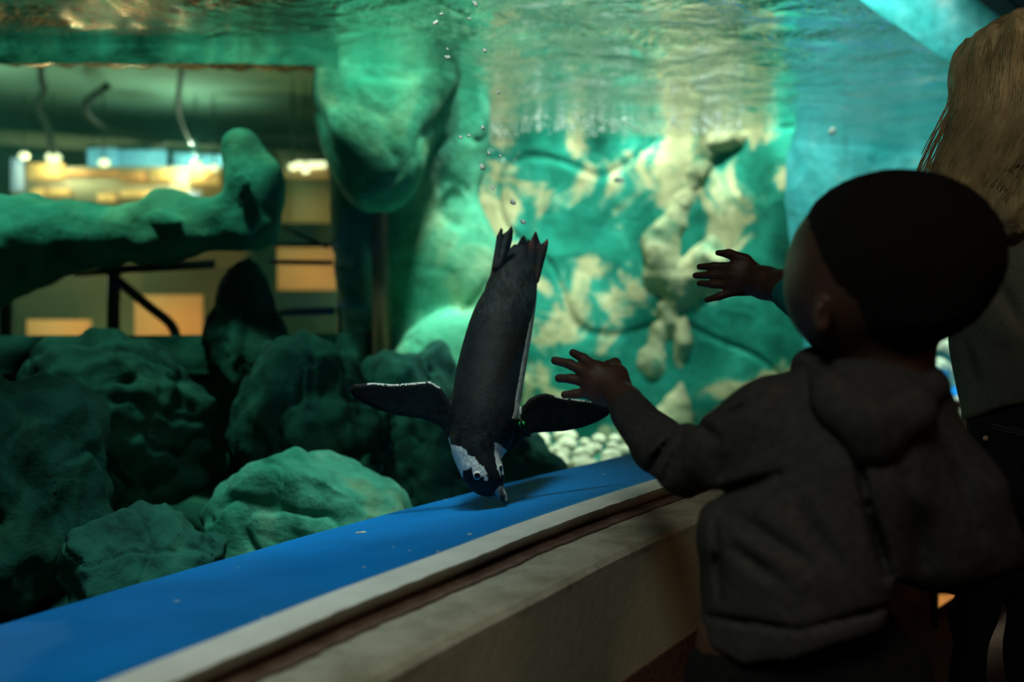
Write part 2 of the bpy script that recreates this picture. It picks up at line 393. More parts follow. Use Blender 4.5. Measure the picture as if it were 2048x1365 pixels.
def resample(n):
    s = np.linspace(0, arc[-1], n)
    P = np.stack([np.interp(s, arc, path[:, i]) for i in (0, 1)], 1); Nn = np.stack([np.interp(s, arc, nm[:, i]) for i in (0, 1)], 1)
    return s, P, Nn / np.linalg.norm(Nn, axis=1)[:, None]
def sweep(sections, n=160):
    """sections(s, i): list of (offset, z) of a closed outline; swept along the window line"""
    s, P, Nn = resample(n); rows = []
    for i in range(n):
        for off, z in sections(s[i]): rows.append([P[i, 0] + Nn[i, 0] * off, P[i, 1] + Nn[i, 1] * off, z])
    k = len(sections(0.0)); V = np.array(rows); Q = []
    for i in range(n - 1):
        for j in range(k): Q.append([i * k + j, i * k + (j + 1) % k, (i + 1) * k + (j + 1) % k, (i + 1) * k + j])
    caps = [[j for j in range(k)][::-1], [(n - 1) * k + j for j in range(k)]]
    return V, [tuple(q) for q in Q] + [tuple(c) for c in caps]
rag = lambda s, a, sd: a * (float(vnoise(s, 0.3, 0.7, 55, sd)) + 0.6 * float(vnoise(s, 0.9, 0.2, 160, sd + 3)))
wide = lambda s: np.interp(s, [2.3, 3.4], [0.138, 0.108])
V, Q = sweep(lambda s: [(0.0, LEDGE), (0.0, 0.02), (-0.35, 0.02), (-0.35 + rag(s, 0.003, 1), LEDGE - 0.05)])
tag(obj('trim_1', V, Q, M['blue'], smooth=False), 'blue painted ledge inside the tank along the window foot', kind='structure')
V, Q = sweep(lambda s: [(-0.001, LEDGE + 0.002), (0.046 + rag(s, 0.0016, 5), LEDGE + 0.002), (0.030, LEDGE - 0.018), (-0.001, LEDGE - 0.018)], 900)
tag(obj('trim_2', V, Q, M['white'], smooth=False), 'white ragged-edged caulk strip between blue ledge and concrete', kind='structure')
V, Q = sweep(lambda s: [(0.0, LEDGE - 0.0185), (0.060 + rag(s, 0.003, 9), LEDGE - 0.0195), (0.060, LEDGE - 0.03), (0.0, LEDGE - 0.03)], 500)  # strip whose brown colour stands for the shade under the caulk
tag(obj('trim_3', V, Q, M['brown'], smooth=False), 'brown strip coloured as the shade below the white caulk strip', kind='structure')
V, Q = sweep(lambda s: [(0.001, LEDGE - 0.0205), (wide(s) - 0.006, LEDGE - 0.0245), (wide(s), LEDGE - 0.031), (wide(s), LEDGE - 0.04), (0.001, LEDGE - 0.04)], 200)
tag(obj('trim_4', V, Q, M['concrete'], smooth=False), 'pale pitted concrete sill in front of the window', kind='structure')
V, Q = sweep(lambda s: [(0.001, LEDGE - 0.04), (wide(s), LEDGE - 0.04), (wide(s), 0.325), (0.001, 0.325)], 160)
tag(obj('wall_front', V, Q, M['concrete_face'], smooth=False), 'grey green concrete wall below the window sill', kind='structure')
V, Q = sweep(lambda s: [(0.001, 0.325), (wide(s) + 0.004, 0.325), (wide(s) + 0.004, 0.0), (0.001, 0.0)], 160)
tag(obj('baseboard_front', V, Q, M['carpet'], smooth=False), 'dark brown carpeted base of the window wall', kind='structure')
V, Q = sweep(lambda s: [(0.0, LEDGE + 0.002), (0.0, 1.95), (-0.02, 1.95), (-0.02, LEDGE - 0.003)], 120)
tag(obj('window_1', V, Q, acrylic('clear_acrylic')), 'curved clear acrylic viewing window of the penguin tank', kind='structure')
V, Q = sweep(lambda s: [(0.1, 1.95), (0.1, 2.6), (-0.1, 2.6), (-0.1, 1.95)], 60)
tag(obj('wall_header', V, Q, M['dark_wall'], smooth=False), 'dark wall above the viewing window', kind='structure')

# visitors' side room
def plate(name, lo, hi, m, label): tag(obj(name, *box(lo, hi), m, smooth=False), label, kind='structure')
plate('floor', (-3, -3, -0.05), (6, 6.0, 0.0), M['carpet'], 'dark brown carpet floor of the viewing hall')
plate('ceiling', (-1.2, -3, 2.6), (6, 1.6, 2.65), M['dark_wall'], 'dark ceiling of the viewing hall')
plate('wall_behind', (-3, -3.1, 0), (6, -3.0, 2.65), M['dark_wall'], 'dark rear wall of the viewing hall')
plate('wall_right', (6.0, -3.1, 0), (6.1, 6, 2.65), M['dark_wall'], 'dark side wall of the viewing hall')

# ------------------------------------------------------------------ water
SURF = CAMZ + 0.80
s_, P_, N_ = resample(90)
front = P_ + N_ * -0.021
back = np.array([[5.4, 6.3], [-0.40, 6.3], [-0.42, 3.43], [-3.6, 3.22], [-3.6, -0.9]])
poly = np.concatenate([front, back]); n = len(poly)
V = np.concatenate([np.c_[poly, np.full(n, SURF + 0.004)], np.c_[poly, np.full(n, 0.03)]])
Q = [tuple(range(n))[::-1], tuple(range(n, 2 * n))] + [(i, (i + 1) % n, n + (i + 1) % n, n + i) for i in range(n)]
water = tag(obj('water', V, Q, water_volume(), smooth=False), 'clear green tinted water filling the tank', kind='stuff')
ns, nn = 160, 150
s_, P_, N_ = resample(ns); offs = -0.021 - np.linspace(0, 1, nn) ** 1.2 * 5.6
G = P_[:, None, :] + N_[:, None, :] * offs[None, :, None]
Z = SURF + 0.004 * fbm(G[..., 0], G[..., 1], 0 * G[..., 0], 3.0, 2, 40) - 0.004
V = np.concatenate([G, Z[..., None]], 2).reshape(-1, 3)
ii, jj = np.meshgrid(np.arange(ns - 1), np.arange(nn - 1), indexing='ij'); b0 = (ii * nn + jj).ravel()
Q = np.stack([b0, b0 + nn, b0 + nn + 1, b0 + 1], 1)
lim_y = np.where(V[:, 0] < -0.42, 3.22 + (V[:, 0] + 3.6) * 0.066, 6.2)          # ends at the far window
Q = Q[(V[:, 1] < lim_y)[Q].all(1) & (V[:, 0] > -3.6)[Q].all(1)]
obj('water_surface', V, Q, water_top(), water)

# ------------------------------------------------------------------ rocks in the tank
FLOOR = 0.27
def rock(name, px, py, Y, rx, ry, rz, m, label, seed, sub=6, amp=0.16, fr=2.0, cuts=7, rot=0.0, tilt=0.0, group=None, ridge=0.05):
    """boulder: centre pixel + depth, radii in metres"""
    V, Q = ico(sub); r = np.random.RandomState(seed)
    for _ in range(cuts):                          # broken faces
        n = r.randn(3); n /= np.linalg.norm(n); h = r.uniform(0.62, 0.9); d = V @ n - h
        V -= np.outer(np.maximum(d, 0) * 0.85, n)
    N = V / np.linalg.norm(V, axis=1)[:, None]
    V = V + N * (amp * fbm(V[:, 0], V[:, 1], V[:, 2], fr, 3, seed) + 0.25 * ridge * ridged(V[:, 0], V[:, 1], V[:, 2], fr * 1.7, 2, seed + 9) - ridge * cracks(V[:, 0], V[:, 1], V[:, 2], fr * 0.9, 0.06, seed + 20))[:, None]
    V = V * np.array([rx, ry, rz])
    c, s = math.cos(tilt), math.sin(tilt); V = V @ np.array([[c, 0, -s], [0, 1, 0], [s, 0, c]]).T
    c, s = math.cos(rot), math.sin(rot); V = V @ np.array([[c, -s, 0], [s, c, 0], [0, 0, 1]]).T
    p = at(px, py, Y)
    o = obj(name, V, Q, m); o.location = tuple(p)
    return tag(o, label, 'rock', group)

def sheet(pts, z0, z1, nu, nv, disp):
    """upright rock face along a plan line, displaced towards the visitors"""
    P = spline(pts, 12); a = np.concatenate([[0], np.cumsum(np.linalg.norm(np.diff(P, axis=0), axis=1))])
    s = np.linspace(0, a[-1], nu); B = np.stack([np.interp(s, a, P[:, i]) for i in (0, 1)], 1)
    t = np.gradient(B, axis=0); t /= np.linalg.norm(t, axis=1)[:, None]; nrm = np.stack([t[:, 1], -t[:, 0]], 1)
    z = np.linspace(z0, z1, nv); X = np.repeat(B[:, None, :], nv, 1); Zg = np.repeat(z[None], nu, 0)
    D = disp(X[..., 0], X[..., 1], Zg)
    X = X + nrm[:, None, :] * D[..., None]
    V = np.concatenate([X, Zg[..., None]], 2).reshape(-1, 3)
    i, j = np.meshgrid(np.arange(nu - 1), np.arange(nv - 1), indexing='ij'); b = (i * nv + j).ravel()
    return V, np.stack([b, b + nv, b + nv + 1, b + 1], 1)
def pxy(px, Y): return ((px - CX) / F * Y, Y)
def wdisp(x, y, z):
    d = 0.13 * fbm(x, y, z, 0.9, 3, 3) + 0.02 * ridged(x, y, z, 2.2, 2, 11) - 0.012 * cracks(x, y, z, 1.1, 0.03, 13)
    return d
V, Q = sheet([pxy(820, 4.95), pxy(900, 4.85), pxy(1100, 4.75), pxy(1350, 4.65), pxy(1500, 4.5), pxy(1590, 4.3)], 0.1, 3.0, 330, 300, wdisp)
WV = V.copy(); tag(obj('wall_back', V, Q, M['rock_wall']), 'mottled beige and teal rock face at the back of the tank', kind='structure')
V, Q = sheet([pxy(1470, 5.0), pxy(1530, 4.65), pxy(1640, 4.75), pxy(1800, 4.95), pxy(2000, 5.2), pxy(2200, 5.4), pxy(2400, 5.3)], 0.1, 3.0, 220, 220,
             lambda x, y, z: 0.10 * fbm(x, y, z, 0.8, 3, 23) )
tag(obj('wall_side', V, Q, rockmat('blue_grey_rock_wall', (0.03, 0.30, 0.27), (0.10, 0.42, 0.38), (0.58, 0.62, 0.54), 0.40, 0.66, 1.5)), 'pale blue green rock face at the end of the tank', kind='structure')
M['rib'] = rockmat('beige_rock', (0.16, 0.34, 0.2), (0.46, 0.46, 0.26), (0.62, 0.56, 0.32), 0.34, 0.56, 5)
S = SDF((0.45, 4.2, 0.2), (1.15, 5.0, 1.75), 0.011)
wu, wv, _ = proj(*WV.T)
def onwall(pts):                                      # sits half sunk in the rock face
    out = []
    for x, y, r in pts:
        m = np.argsort((wu - x) ** 2 + (wv - y) ** 2)[:6]; out.append((x, y, float(WV[m, 1].min()) + 0.62 * r * 4.6 / F, r))
    return spline(out, 4)
for pts in ([(1475, 268, 36), (1425, 290, 26), (1392, 350, 27), (1350, 450, 32), (1325, 520, 50), (1372, 570, 50), (1425, 515, 46)], [(1370, 570, 44), (1345, 630, 26), (1310, 690, 26), (1300, 735, 34)],
            [(1364, 600, 18), (1362, 740, 13), (1360, 790, 20), (1350, 830, 38), (1366, 880, 30)]):
    S.chain([tuple(q) for q in onwall(pts)], 0.008)
X_, Y_, Z_ = np.meshgrid(*S.ax, indexing='ij'); S.d += (0.030 * fbm(X_, Y_, Z_, 8, 3, 170)).astype(np.float32); del X_, Y_, Z_
tag(obj('rock_rib', *S.net(), M['rib']), 'pale beige rock rib branching down the back wall', 'rock')
# tank floor
gx, gy = np.meshgrid(np.linspace(-3.5, 3.2, 160), np.linspace(0.1, 5.4, 130), indexing='ij')
def inside_front(x, y):
    d = np.full(x.shape, 1e9); sg = np.zeros(x.shape)
    for i in range(0, len(path), 4):
        e = (x - path[i, 0]) ** 2 + (y - path[i, 1]) ** 2; m = e < d; d[m] = e[m]
        sg[m] = ((x - path[i, 0]) * nm[i, 0] + (y - path[i, 1]) * nm[i, 1])[m]
    return sg
keep = inside_front(gx, gy) < -0.2
gz = FLOOR - 0.06 + 0.07 * fbm(gx, gy, 0 * gx, 2.2, 4, 60)
V = np.stack([gx, gy, gz], 2).reshape(-1, 3)
i, j = np.meshgrid(np.arange(159), np.arange(129), indexing='ij'); b = (i * 130 + j).ravel()
Q = np.stack([b, b + 130, b + 131, b + 1], 1); kq = keep.ravel()[Q].all(1)
tag(obj('floor_tank', V, Q[kq], M['rock_shaded']), 'dim green rocky bottom of the tank', kind='structure')

# big pillar between the far window and the back wall
S = SDF((-1.05, 2.75, 0.15), (0.12, 4.75, 2.05), 0.013)
def pe(px, py, Y, rx, ry, rz, k=0.08, sub=False): S.ell(at(px, py, Y), (rx, ry, rz), None, k, sub)
S.cone(at(800, 60, 3.75), at(820, 900, 3.95), 0.27, 0.26, 0.05)
pe(745, 250, 3.42, 0.21, 0.20, 0.34)                       # overhanging lump
pe(790, 130, 3.5, 0.24, 0.2, 0.3)
pe(700, 190, 3.42, 0.11, 0.16, 0.26)
pe(905, 230, 3.85, 0.12, 0.2, 0.42, 0.03)                  # pale rib
pe(880, 560, 3.8, 0.24, 0.2, 0.34, 0.05)
pe(900, 780, 3.6, 0.25, 0.3, 0.3, 0.05)
X_, Y_, Z_ = np.meshgrid(*S.ax, indexing='ij')
S.d += 0.035 * fbm(X_, Y_, Z_, 2.0, 3, 81) + 0.012 * cracks(X_, Y_, Z_, 2.0, 0.05, 90) + 0.006 * cracks(X_, Y_, Z_, 4.0, 0.05, 95)
del X_, Y_, Z_
V, Q = S.net()
tag(obj('rock_pillar', V, Q, M['rock_pale']), 'tall overhanging rock pillar beside the far window', 'rock')

rock('boulder', 625, 1085, 2.05, 0.215, 0.17, 0.20, M['rock_front'], 'bright green creased boulder just behind the blue ledge', 5, amp=0.11, fr=1.8, cuts=5, tilt=-0.25, ridge=0.075)
rock('boulder', 310, 1165, 1.74, 0.15, 0.16, 0.15, M['rock_shaded'], 'dim green boulder left of the bright creased one', 12, amp=0.15)
rock('boulder', -20, 1040, 1.95, 0.24, 0.22, 0.30, M['rock_shaded'], 'dark rounded boulder in the tank corner by the blue ledge', 17, amp=0.15)
rock('boulder', 610, 890, 2.65, 0.20, 0.2, 0.27, M['rock_shaded'], 'large shaded boulder behind the bright creased one', 23, amp=0.18)
rock('boulder', 180, 880, 2.5, 0.27, 0.22, 0.26, M['rock_shaded'], 'long shaded boulder under the rock bridge', 31, amp=0.18)
rock('boulder', 810, 850, 3.1, 0.17, 0.2, 0.27, M['rock_shaded'], 'shaded boulder at the foot of the tall pillar', 44, amp=0.16)
rock('boulder', 940, 960, 2.7, 0.22, 0.22, 0.2, M['rock_shaded'], 'low boulder on the tank bottom behind the penguin', 52, amp=0.16)
rock('boulder', 492, 655, 2.98, 0.135, 0.12, 0.20, M['rock_shaded'], 'upright shade-coloured boulder standing under the rock bridge knob', 61, amp=0.14)  # foot of the knob rock, its shade put into the darker colour
# rock bridge in front of the far window
S = SDF((-2.3, 2.45, 0.75), (-0.6, 3.25, 1.75), 0.012)
for a, b_, ra, rb in (((-140, 492), (150, 476), 0.125, 0.10), ((150, 476), (330, 462), 0.088, 0.072), ((330, 462), (500, 455), 0.072, 0.07),
                      ((497, 285), (524, 370), 0.036, 0.064), ((524, 370), (520, 450), 0.064, 0.07), ((60, 490), (-80, 530), 0.12, 0.15)):
    S.cone(at(a[0], a[1], 2.88), at(b_[0], b_[1], 2.88), ra, rb, 0.04)
X_, Y_, Z_ = np.meshgrid(*S.ax, indexing='ij')
S.d += 0.045 * fbm(X_, Y_, Z_, 3.6, 4, 101) + 0.02 * cracks(X_, Y_, Z_, 3.0, 0.06, 120)
V, Q = S.net(); del X_, Y_, Z_
tag(obj('rock_bridge', V, Q, M['rock_green']), 'green rock bridge with a knob crossing the far window', 'rock')
ld = lambda x, y, z: 0.07 * fbm(x, y, z, 2.4, 4, 150)
V, Q = join(sheet([(-3.4, 3.0), (-2.4, 3.02), (-1.5, 3.04), (-0.82, 3.07)], 1.54, 2.3, 180, 60, ld), sheet([(-0.84, 3.07), (-0.7, 3.09), (-0.54, 3.14)], 1.54, 1.68, 40, 14, ld))
tag(obj('wall_lintel', V, Q, M['rock_green']), 'green rock lintel above the far window', kind='structure')
# rock sill below the far window and its left jamb
V, Q = sheet([(-3.4, 3.1), (-2.4, 3.12), (-1.5, 3.16), (-0.75, 3.3), (-0.4, 3.8)], 0.1, 0.72, 200, 60, lambda x, y, z: 0.10 * fbm(x, y, z, 2.0, 4, 140) + 0.12 * (z < 0.6))
tag(obj('wall_sill', V, Q, M['rock_shaded']), 'dark rock sill below the far window', kind='structure')
# pale pebbles at the foot of the back wall
rr = random.Random(3)
placed = []
for k in range(400):
    px = rr.uniform(1078, 1250); py = rr.uniform(872, 960); r0 = rr.uniform(0.022, 0.05)
    p = at(px, py, 3.35 + (950 - py) * 0.006)
    if len(placed) >= 40 or any(np.linalg.norm((p - q) * np.array([1, 1, 1.2])) < 0.95 * (r0 + q0) for q, q0 in placed): continue
    placed.append((p, r0)); V, Q = ico(3); V = V * np.array([rr.uniform(0.9, 1.15), 0.9, rr.uniform(0.6, 0.8)]) * r0
    V *= (1 + 0.12 * fbm(V[:, 0], V[:, 1], V[:, 2], 30, 2, k))[:, None]
    o = obj('pebble', V, Q, M['pebble']); o.location = tuple(p); o.rotation_euler[2] = rr.uniform(0, 3)
    tag(o, 'cream pebble in the bright heap behind the blue ledge', 'pebble', 'cream pebbles heaped at the foot of the back wall')
for k, (px, py, Y, r0, lb) in enumerate([(1885, 698, 4.55, 0.12, 'round pale stone above the far ledge beside the girl'), (1862, 740, 4.2, 0.075, 'small pale stone behind the ledge near the boy collar'), (1945, 742, 4.2, 0.08, 'low pale stone just behind the ledge at the girl waist')]):
    rock('stone', px, py, Y, r0, r0, r0 * 0.75, M['pebble'], lb, 70 + k, sub=4, amp=0.1, cuts=3)


# ------------------------------------------------------------------ the hall seen through the far window
pa, pb = np.array([-3.6, 3.225]), np.array([-0.50, 3.435])
V = np.array([[*(p + np.array([0, d])), z] for z in (0.05, 1.9) for p in (pa, pb) for d in (0.0, 0.02)])
tag(obj('window_2', V, np.array([[0, 2, 6, 4], [1, 5, 7, 3], [0, 1, 3, 2], [4, 6, 7, 5], [0, 4, 5, 1], [2, 3, 7, 6]]), acrylic('far_acrylic'), smooth=False), 'flat far window of the tank with a lit hall beyond', kind='structure')
M['far_ceiling'] = noisy('grey_green_ceiling', [(0.3, (0.24, 0.42, 0.34)), (0.7, (0.30, 0.50, 0.40))], scale=2, rough=0.9, bump=0.05)
M['far_wall'] = noisy('warm_brown_wall', [(0.3, (0.20, 0.11, 0.06)), (0.7, (0.30, 0.17, 0.09))], scale=1.5, rough=0.8, bump=0.05)
M['far_floor'] = noisy('brown_far_floor', [(0.3, (0.12, 0.07, 0.04)), (0.7, (0.18, 0.10, 0.06))], scale=6, rough=0.7, bump=0.05)
M['beige'] = noisy('beige_soffit', [(0.3, (0.62, 0.44, 0.27)), (0.7, (0.72, 0.52, 0.32))], scale=3, rough=0.8, bump=0.05)
M['rail'] = noisy('dark_rail_paint', [(0.3, (0.012, 0.03, 0.03)), (0.7, (0.02, 0.045, 0.04))], scale=9, rough=0.5, bump=0.05)
def glow(name, c, p):
    m = mat(name, c, 0.6, emit=c, power=p); nt, N, L, b = nodes(m)
    n = N('ShaderNodeTexNoise', Scale=3.0, Detail=2); r = N('ShaderNodeMapRange'); r.inputs[3].default_value = p * 0.6; r.inputs[4].default_value = p * 1.4
    L(n.outputs['Fac'], r.inputs[0]); L(r.outputs[0], b.inputs['Emission Strength']); return m
M['amber'] = glow('lit_amber_panel', (1.0, 0.42, 0.12), 1.2); M['amber_dim'] = glow('dim_amber_panel', (0.85, 0.30, 0.09), 0.4)
M['screen'] = glow('lit_blue_screen', (0.35, 0.72, 0.9), 0.55); M['bulb'] = glow('lit_lamp', (1.0, 0.66, 0.38), 3.5)
M['lilac'] = glow('lit_lilac_panel', (0.62, 0.6, 0.7), 0.45)
plate('ceiling_far', (-5.5, 3.5, 2.55), (-0.48, 11.0, 2.6), M['far_ceiling'], 'pale grey green ceiling of the far hall')
plate('floor_far', (-5.5, 3.46, -0.05), (-0.48, 11.0, 0.0), M['far_floor'], 'brown floor of the far hall')
plate('wall_far', (-5.5, 10.2, 0.0), (-0.48, 10.3, 2.55), M['far_wall'], 'warm brown rear wall of the far hall')
plate('wall_far_left', (-5.6, 3.5, 0.0), (-5.5, 10.3, 2.55), M['far_wall'], 'warm brown left wall of the far hall')
plate('wall_far_right', (-0.48, 3.46, 0.0), (-0.44, 10.3, 2.55), M['far_wall'], 'brown right wall of the far hall')
def pbox(x0, y0, x1, y1, Y, dep):
    a = at(x0, y1, Y); b = at(x1, y0, Y); return box((a[0], Y, a[2]), (b[0], Y + dep, b[2]))
# slanting beige soffit
a0, a1, a2, a3 = at(-60, 255, 9.0), at(660, 306, 9.6), at(-60, 283, 9.0), at(660, 330, 9.6)
V = np.array([a0, a1, a2, a3] + [p + np.array([0, 0.3, 0]) for p in (a0, a1, a2, a3)])
tag(obj('soffit', V, np.array([[0, 2, 3, 1], [4, 5, 7, 6], [0, 1, 5, 4], [2, 6, 7, 3], [0, 4, 6, 2], [1, 3, 7, 5]]), M['beige'], smooth=False), 'long beige soffit above the lamps of the far hall', 'soffit')
bar = empty('bar_counter', (at(250, 400, 8.4)[0], 8.4, 0)); tag(bar, 'amber lit counter unit seen through the far window', 'counter')
V, Q = pbox(25, 333, 480, 405, 8.45, 0.5); V[V[:, 2] < 1.8, 2] = 0.0; obj('body', V, Q, M['far_wall'], bar, False); obj('fascia', *pbox(25, 333, 480, 405, 8.447, 0.02), M['beige'], bar, False)
for x0, y0, x1, y1, m in ((55, 326, 125, 358, 'amber'), (128, 340, 235, 352, 'amber_dim'), (240, 342, 290, 362, 'amber_dim'), (298, 340, 345, 362, 'amber'), (380, 340, 435, 368, 'amber'),
                          (62, 378, 86, 392, 'amber'), (94, 378, 138, 391, 'amber'), (195, 388, 228, 402, 'amber'), (240, 382, 300, 393, 'amber'), (345, 382, 372, 396, 'amber'), (372, 384, 400, 396, 'lilac'), (22, 316, 44, 382, 'lilac')):
    obj('panel', *pbox(x0, y0, x1, y1, 8.40, 0.045), M[m], bar, False)
for x0, x1, y0, y1, w in ((175, 232, 297, 334, 'tall'), (236, 330, 300, 336, 'wide'), (346, 392, 306, 338, 'narrow'), (398, 468, 310, 340, 'square')):
    tag(obj('screen', *pbox(x0, y0, x1, y1, 8.8, 0.06), M['screen'], smooth=False), w + ' blue lit screen above the amber counter', 'screen')
for k, (x, y, r, w) in enumerate(((48, 312, 10, 'end'), (107, 316, 15, 'wide round'), (208, 326, 11, 'pale'), (392, 330, 12, 'bright round'), (428, 336, 9, 'small'), (587, 334, 10, 'round'), (611, 341, 9, 'low round'))):
    LY = 7.7 if x > 500 else 8.2; t = empty('pendant_lamp', at(x, y, LY)); tag(t, '%s glowing hall lamp %s' % (w, 'beside the rock pillar' if x > 500 else 'above the amber counter'), 'lamp', 'far hall lamps')
    V, Q = ico(3); obj('bulb', V * r * mpp(LY) * np.array([1, 1, 0.75]) + np.array(t.location), Q, M['bulb'], t)
    p = np.array(t.location); obj('cord', *tube([p + [0, 0, 0.02], [p[0], p[1], 2.55]], 0.006, 6), M['rail'], t)
t = empty('light_fixture', at(620, 345, 8.0)); tag(t, 'bright rectangular light fixture beside the rock pillar', 'lamp')
obj('tray', *pbox(566, 322, 655, 352, 8.05, 0.25), M['beige'], t, False); obj('tube', *pbox(590, 323, 650, 335, 8.0, 0.045), M['bulb'], t, False)
for fx in (585, 640): q = at(fx, 322, 8.15); obj('hanger', *tube([q + [0, 0, -0.02], [q[0], q[1], 2.55]], 0.008, 6), M['rail'], t)
for k, (x0, y0, x1, y1, Y, m, lb) in enumerate(((55, 640, 175, 722, 7.6, 'amber_dim', 'low amber lit panel behind the dark post'), (270, 590, 400, 700, 7.8, 'amber_dim', 'amber lit panel behind the slanting handrail'),
                                      (560, 360, 670, 445, 8.8, 'beige', 'pale upright wall panel beside the rock pillar'), (555, 495, 670, 580, 8.6, 'amber_dim', 'amber lit panel behind the level rails'))):
    tag(obj('wall_panel', *pbox(x0, y0, x1, y1, Y, 0.08), M[m], smooth=False), lb, 'panel')
def rail(name, lines, Y, lb):
    t = empty(name, at(lines[0][0][0][0], 720, Y)); tag(t, lb, 'railing')
    for pn, pts, r in [(l[2] if len(l) > 2 else 'rail', l[0], l[1]) for l in lines]:
        P = [at(x, y, Y) for x, y in pts]; obj(pn, *tube(spline(P, 8) if len(P) > 2 else P, r * mpp(Y), 10), M['rail'], t)
rail('handrail', [([(228, 500), (226, 780)], 13, 'post'), ([(150, 545), (430, 528)], 9), ([(236, 562), (300, 615), (342, 650), (354, 690), (354, 760)], 10), ([(10, 560), (14, 800)], 12, 'post')], 3.75, 'dark post and slanting handrail behind the far window')
rail('guardrail', [([(540, 490), (665, 490)], 4), ([(540, 524), (665, 526)], 5), ([(545, 445), (655, 495)], 4), ([(560, 625), (670, 622)], 8), ([(680, 440), (680, 800)], 6, 'post')], 3.85, 'thin dark guardrail bars beside the rock pillar')
for pts, r, lb in (([(84, 60), (82, 150), (88, 180), (74, 212), (92, 250), (108, 312)], 8, 'dark wavy pipe rising from the wide round lamp'), ([(214, 172), (172, 205), (178, 232), (225, 262), (330, 285)], 9, 'dark curved pipe bent back under the far ceiling'),
                  ([(372, 90), (362, 150), (358, 225), (384, 285)], 6, 'thin dark pipe above the bright round lamp')):
    tag(obj('ceiling_pipe', *tube(spline([at(x, y, 6.2 + 0.008 * (y - 60)) for x, y in pts], 8), r * mpp(6.5), 8), M['rail']), lb, 'pipe')

# ------------------------------------------------------------------ penguin
peng = empty('penguin', at(967, 948, 1.62)); tag(peng, 'black and white penguin diving head down behind the glass', 'penguin')
AX = [(1043, 503, 1.88, 20), (1037, 535, 1.86, 36), (1023, 590, 1.81, 50), (1003, 650, 1.755, 62), (983, 738, 1.69, 67.5), (972, 804, 1.64, 67.5), (967, 848, 1.61, 66), (957, 885, 1.59, 55), (956, 908, 1.58, 47), (966, 946, 1.565, 40), (977, 962, 1.56, 31)]
FL = [(906, 905), (895, 874), (878, 852), (847, 839), (799, 832), (755, 821), (711, 799), (698, 782), (706, 769), (746, 766), (785, 769), (829, 766), (860, 763), (882, 776), (898, 800), (906, 830), (940, 850), (940, 900)]
FR = [(1014, 907), (1023, 898), (1045, 878), (1067, 866), (1089, 865), (1128, 863), (1164, 856), (1194, 845), (1216, 832), (1225, 818), (1218, 811), (1190, 804), (1155, 799), (1120, 795), (1093, 787), (1076, 789), (1058, 798), (1046, 813), (1039, 835), (1010, 850), (1000, 890)]
S = SDF((-0.285, 1.50, 0.50), (0.19, 1.97, 0.92), 0.002)
AXS = spline(AX, 5); S.chain([tuple(a) for a in AXS], 0.003)
S.poly(FL, lambda u, v: 1.615 + 0.0001 * (900 - u), 0.008, 0.012, 0.006)
S.poly(FR, lambda u, v: 1.625 + 0.0002 * np.maximum(u - 1040, 0), 0.007, 0.010, 0.006)
V, Q = S.net(); V = relax(V, Q, 2)
u, v, dep = proj(*V.T); Nn = vnormals(V, Q)
ax = np.array(AX); rad = np.interp(v, ax[:, 1], ax[:, 3]); acx = np.interp(v, ax[:, 1], ax[:, 0]); acy = np.interp(v, ax[:, 1], ax[:, 2])
du = (u - acx) / rad; dd = (V[:, 1] - acy) / (rad * 1.62 / F); face = Nn[:, 1] < 0.25
jag = 3.0 * vnoise(u, v, 0 * u, 0.45, 200) + 1.5 * vnoise(u, v, 0 * u, 1.1, 203)
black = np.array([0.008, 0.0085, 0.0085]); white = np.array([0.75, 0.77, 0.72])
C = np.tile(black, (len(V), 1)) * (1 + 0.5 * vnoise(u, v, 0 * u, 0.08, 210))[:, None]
C *= (1 + 2.6 * np.exp(-((v - 575) / 60) ** 2) * np.clip(0.5 + vnoise(u * 3, v, 0 * u, 0.12, 230), 0, 1) + 1.6 * np.exp(-((v - 880) / 40) ** 2) * np.clip(0.5 + vnoise(u, v, 0 * u, 0.15, 231), 0, 1))[:, None]  # feather sheen near tail and neck painted into the colour
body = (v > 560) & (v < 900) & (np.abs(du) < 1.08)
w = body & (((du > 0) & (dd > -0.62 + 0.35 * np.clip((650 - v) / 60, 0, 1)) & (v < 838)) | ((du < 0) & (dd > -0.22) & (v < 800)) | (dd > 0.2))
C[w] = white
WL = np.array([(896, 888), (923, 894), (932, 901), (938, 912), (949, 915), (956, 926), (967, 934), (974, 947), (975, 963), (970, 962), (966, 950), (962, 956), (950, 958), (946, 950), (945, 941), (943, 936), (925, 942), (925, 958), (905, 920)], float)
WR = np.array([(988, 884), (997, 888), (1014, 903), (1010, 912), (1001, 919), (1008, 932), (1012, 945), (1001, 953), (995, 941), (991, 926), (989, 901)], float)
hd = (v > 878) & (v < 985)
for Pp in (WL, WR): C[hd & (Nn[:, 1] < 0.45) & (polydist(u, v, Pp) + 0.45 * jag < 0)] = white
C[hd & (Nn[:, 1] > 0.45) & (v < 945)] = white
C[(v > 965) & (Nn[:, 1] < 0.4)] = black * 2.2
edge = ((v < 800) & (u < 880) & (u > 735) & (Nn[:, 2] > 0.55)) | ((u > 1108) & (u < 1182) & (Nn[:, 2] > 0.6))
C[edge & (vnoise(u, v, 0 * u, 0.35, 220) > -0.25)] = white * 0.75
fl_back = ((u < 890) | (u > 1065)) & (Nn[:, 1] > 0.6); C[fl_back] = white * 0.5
M['plumage'] = vcol('penguin_plumage', rough=0.62, bump=0.8, bscale=300, stretch=(1, 1, 0.45), spec=0.12, dist=0.002)
pb_ = obj('body', V, Q, M['plumage'], peng, colors=C)
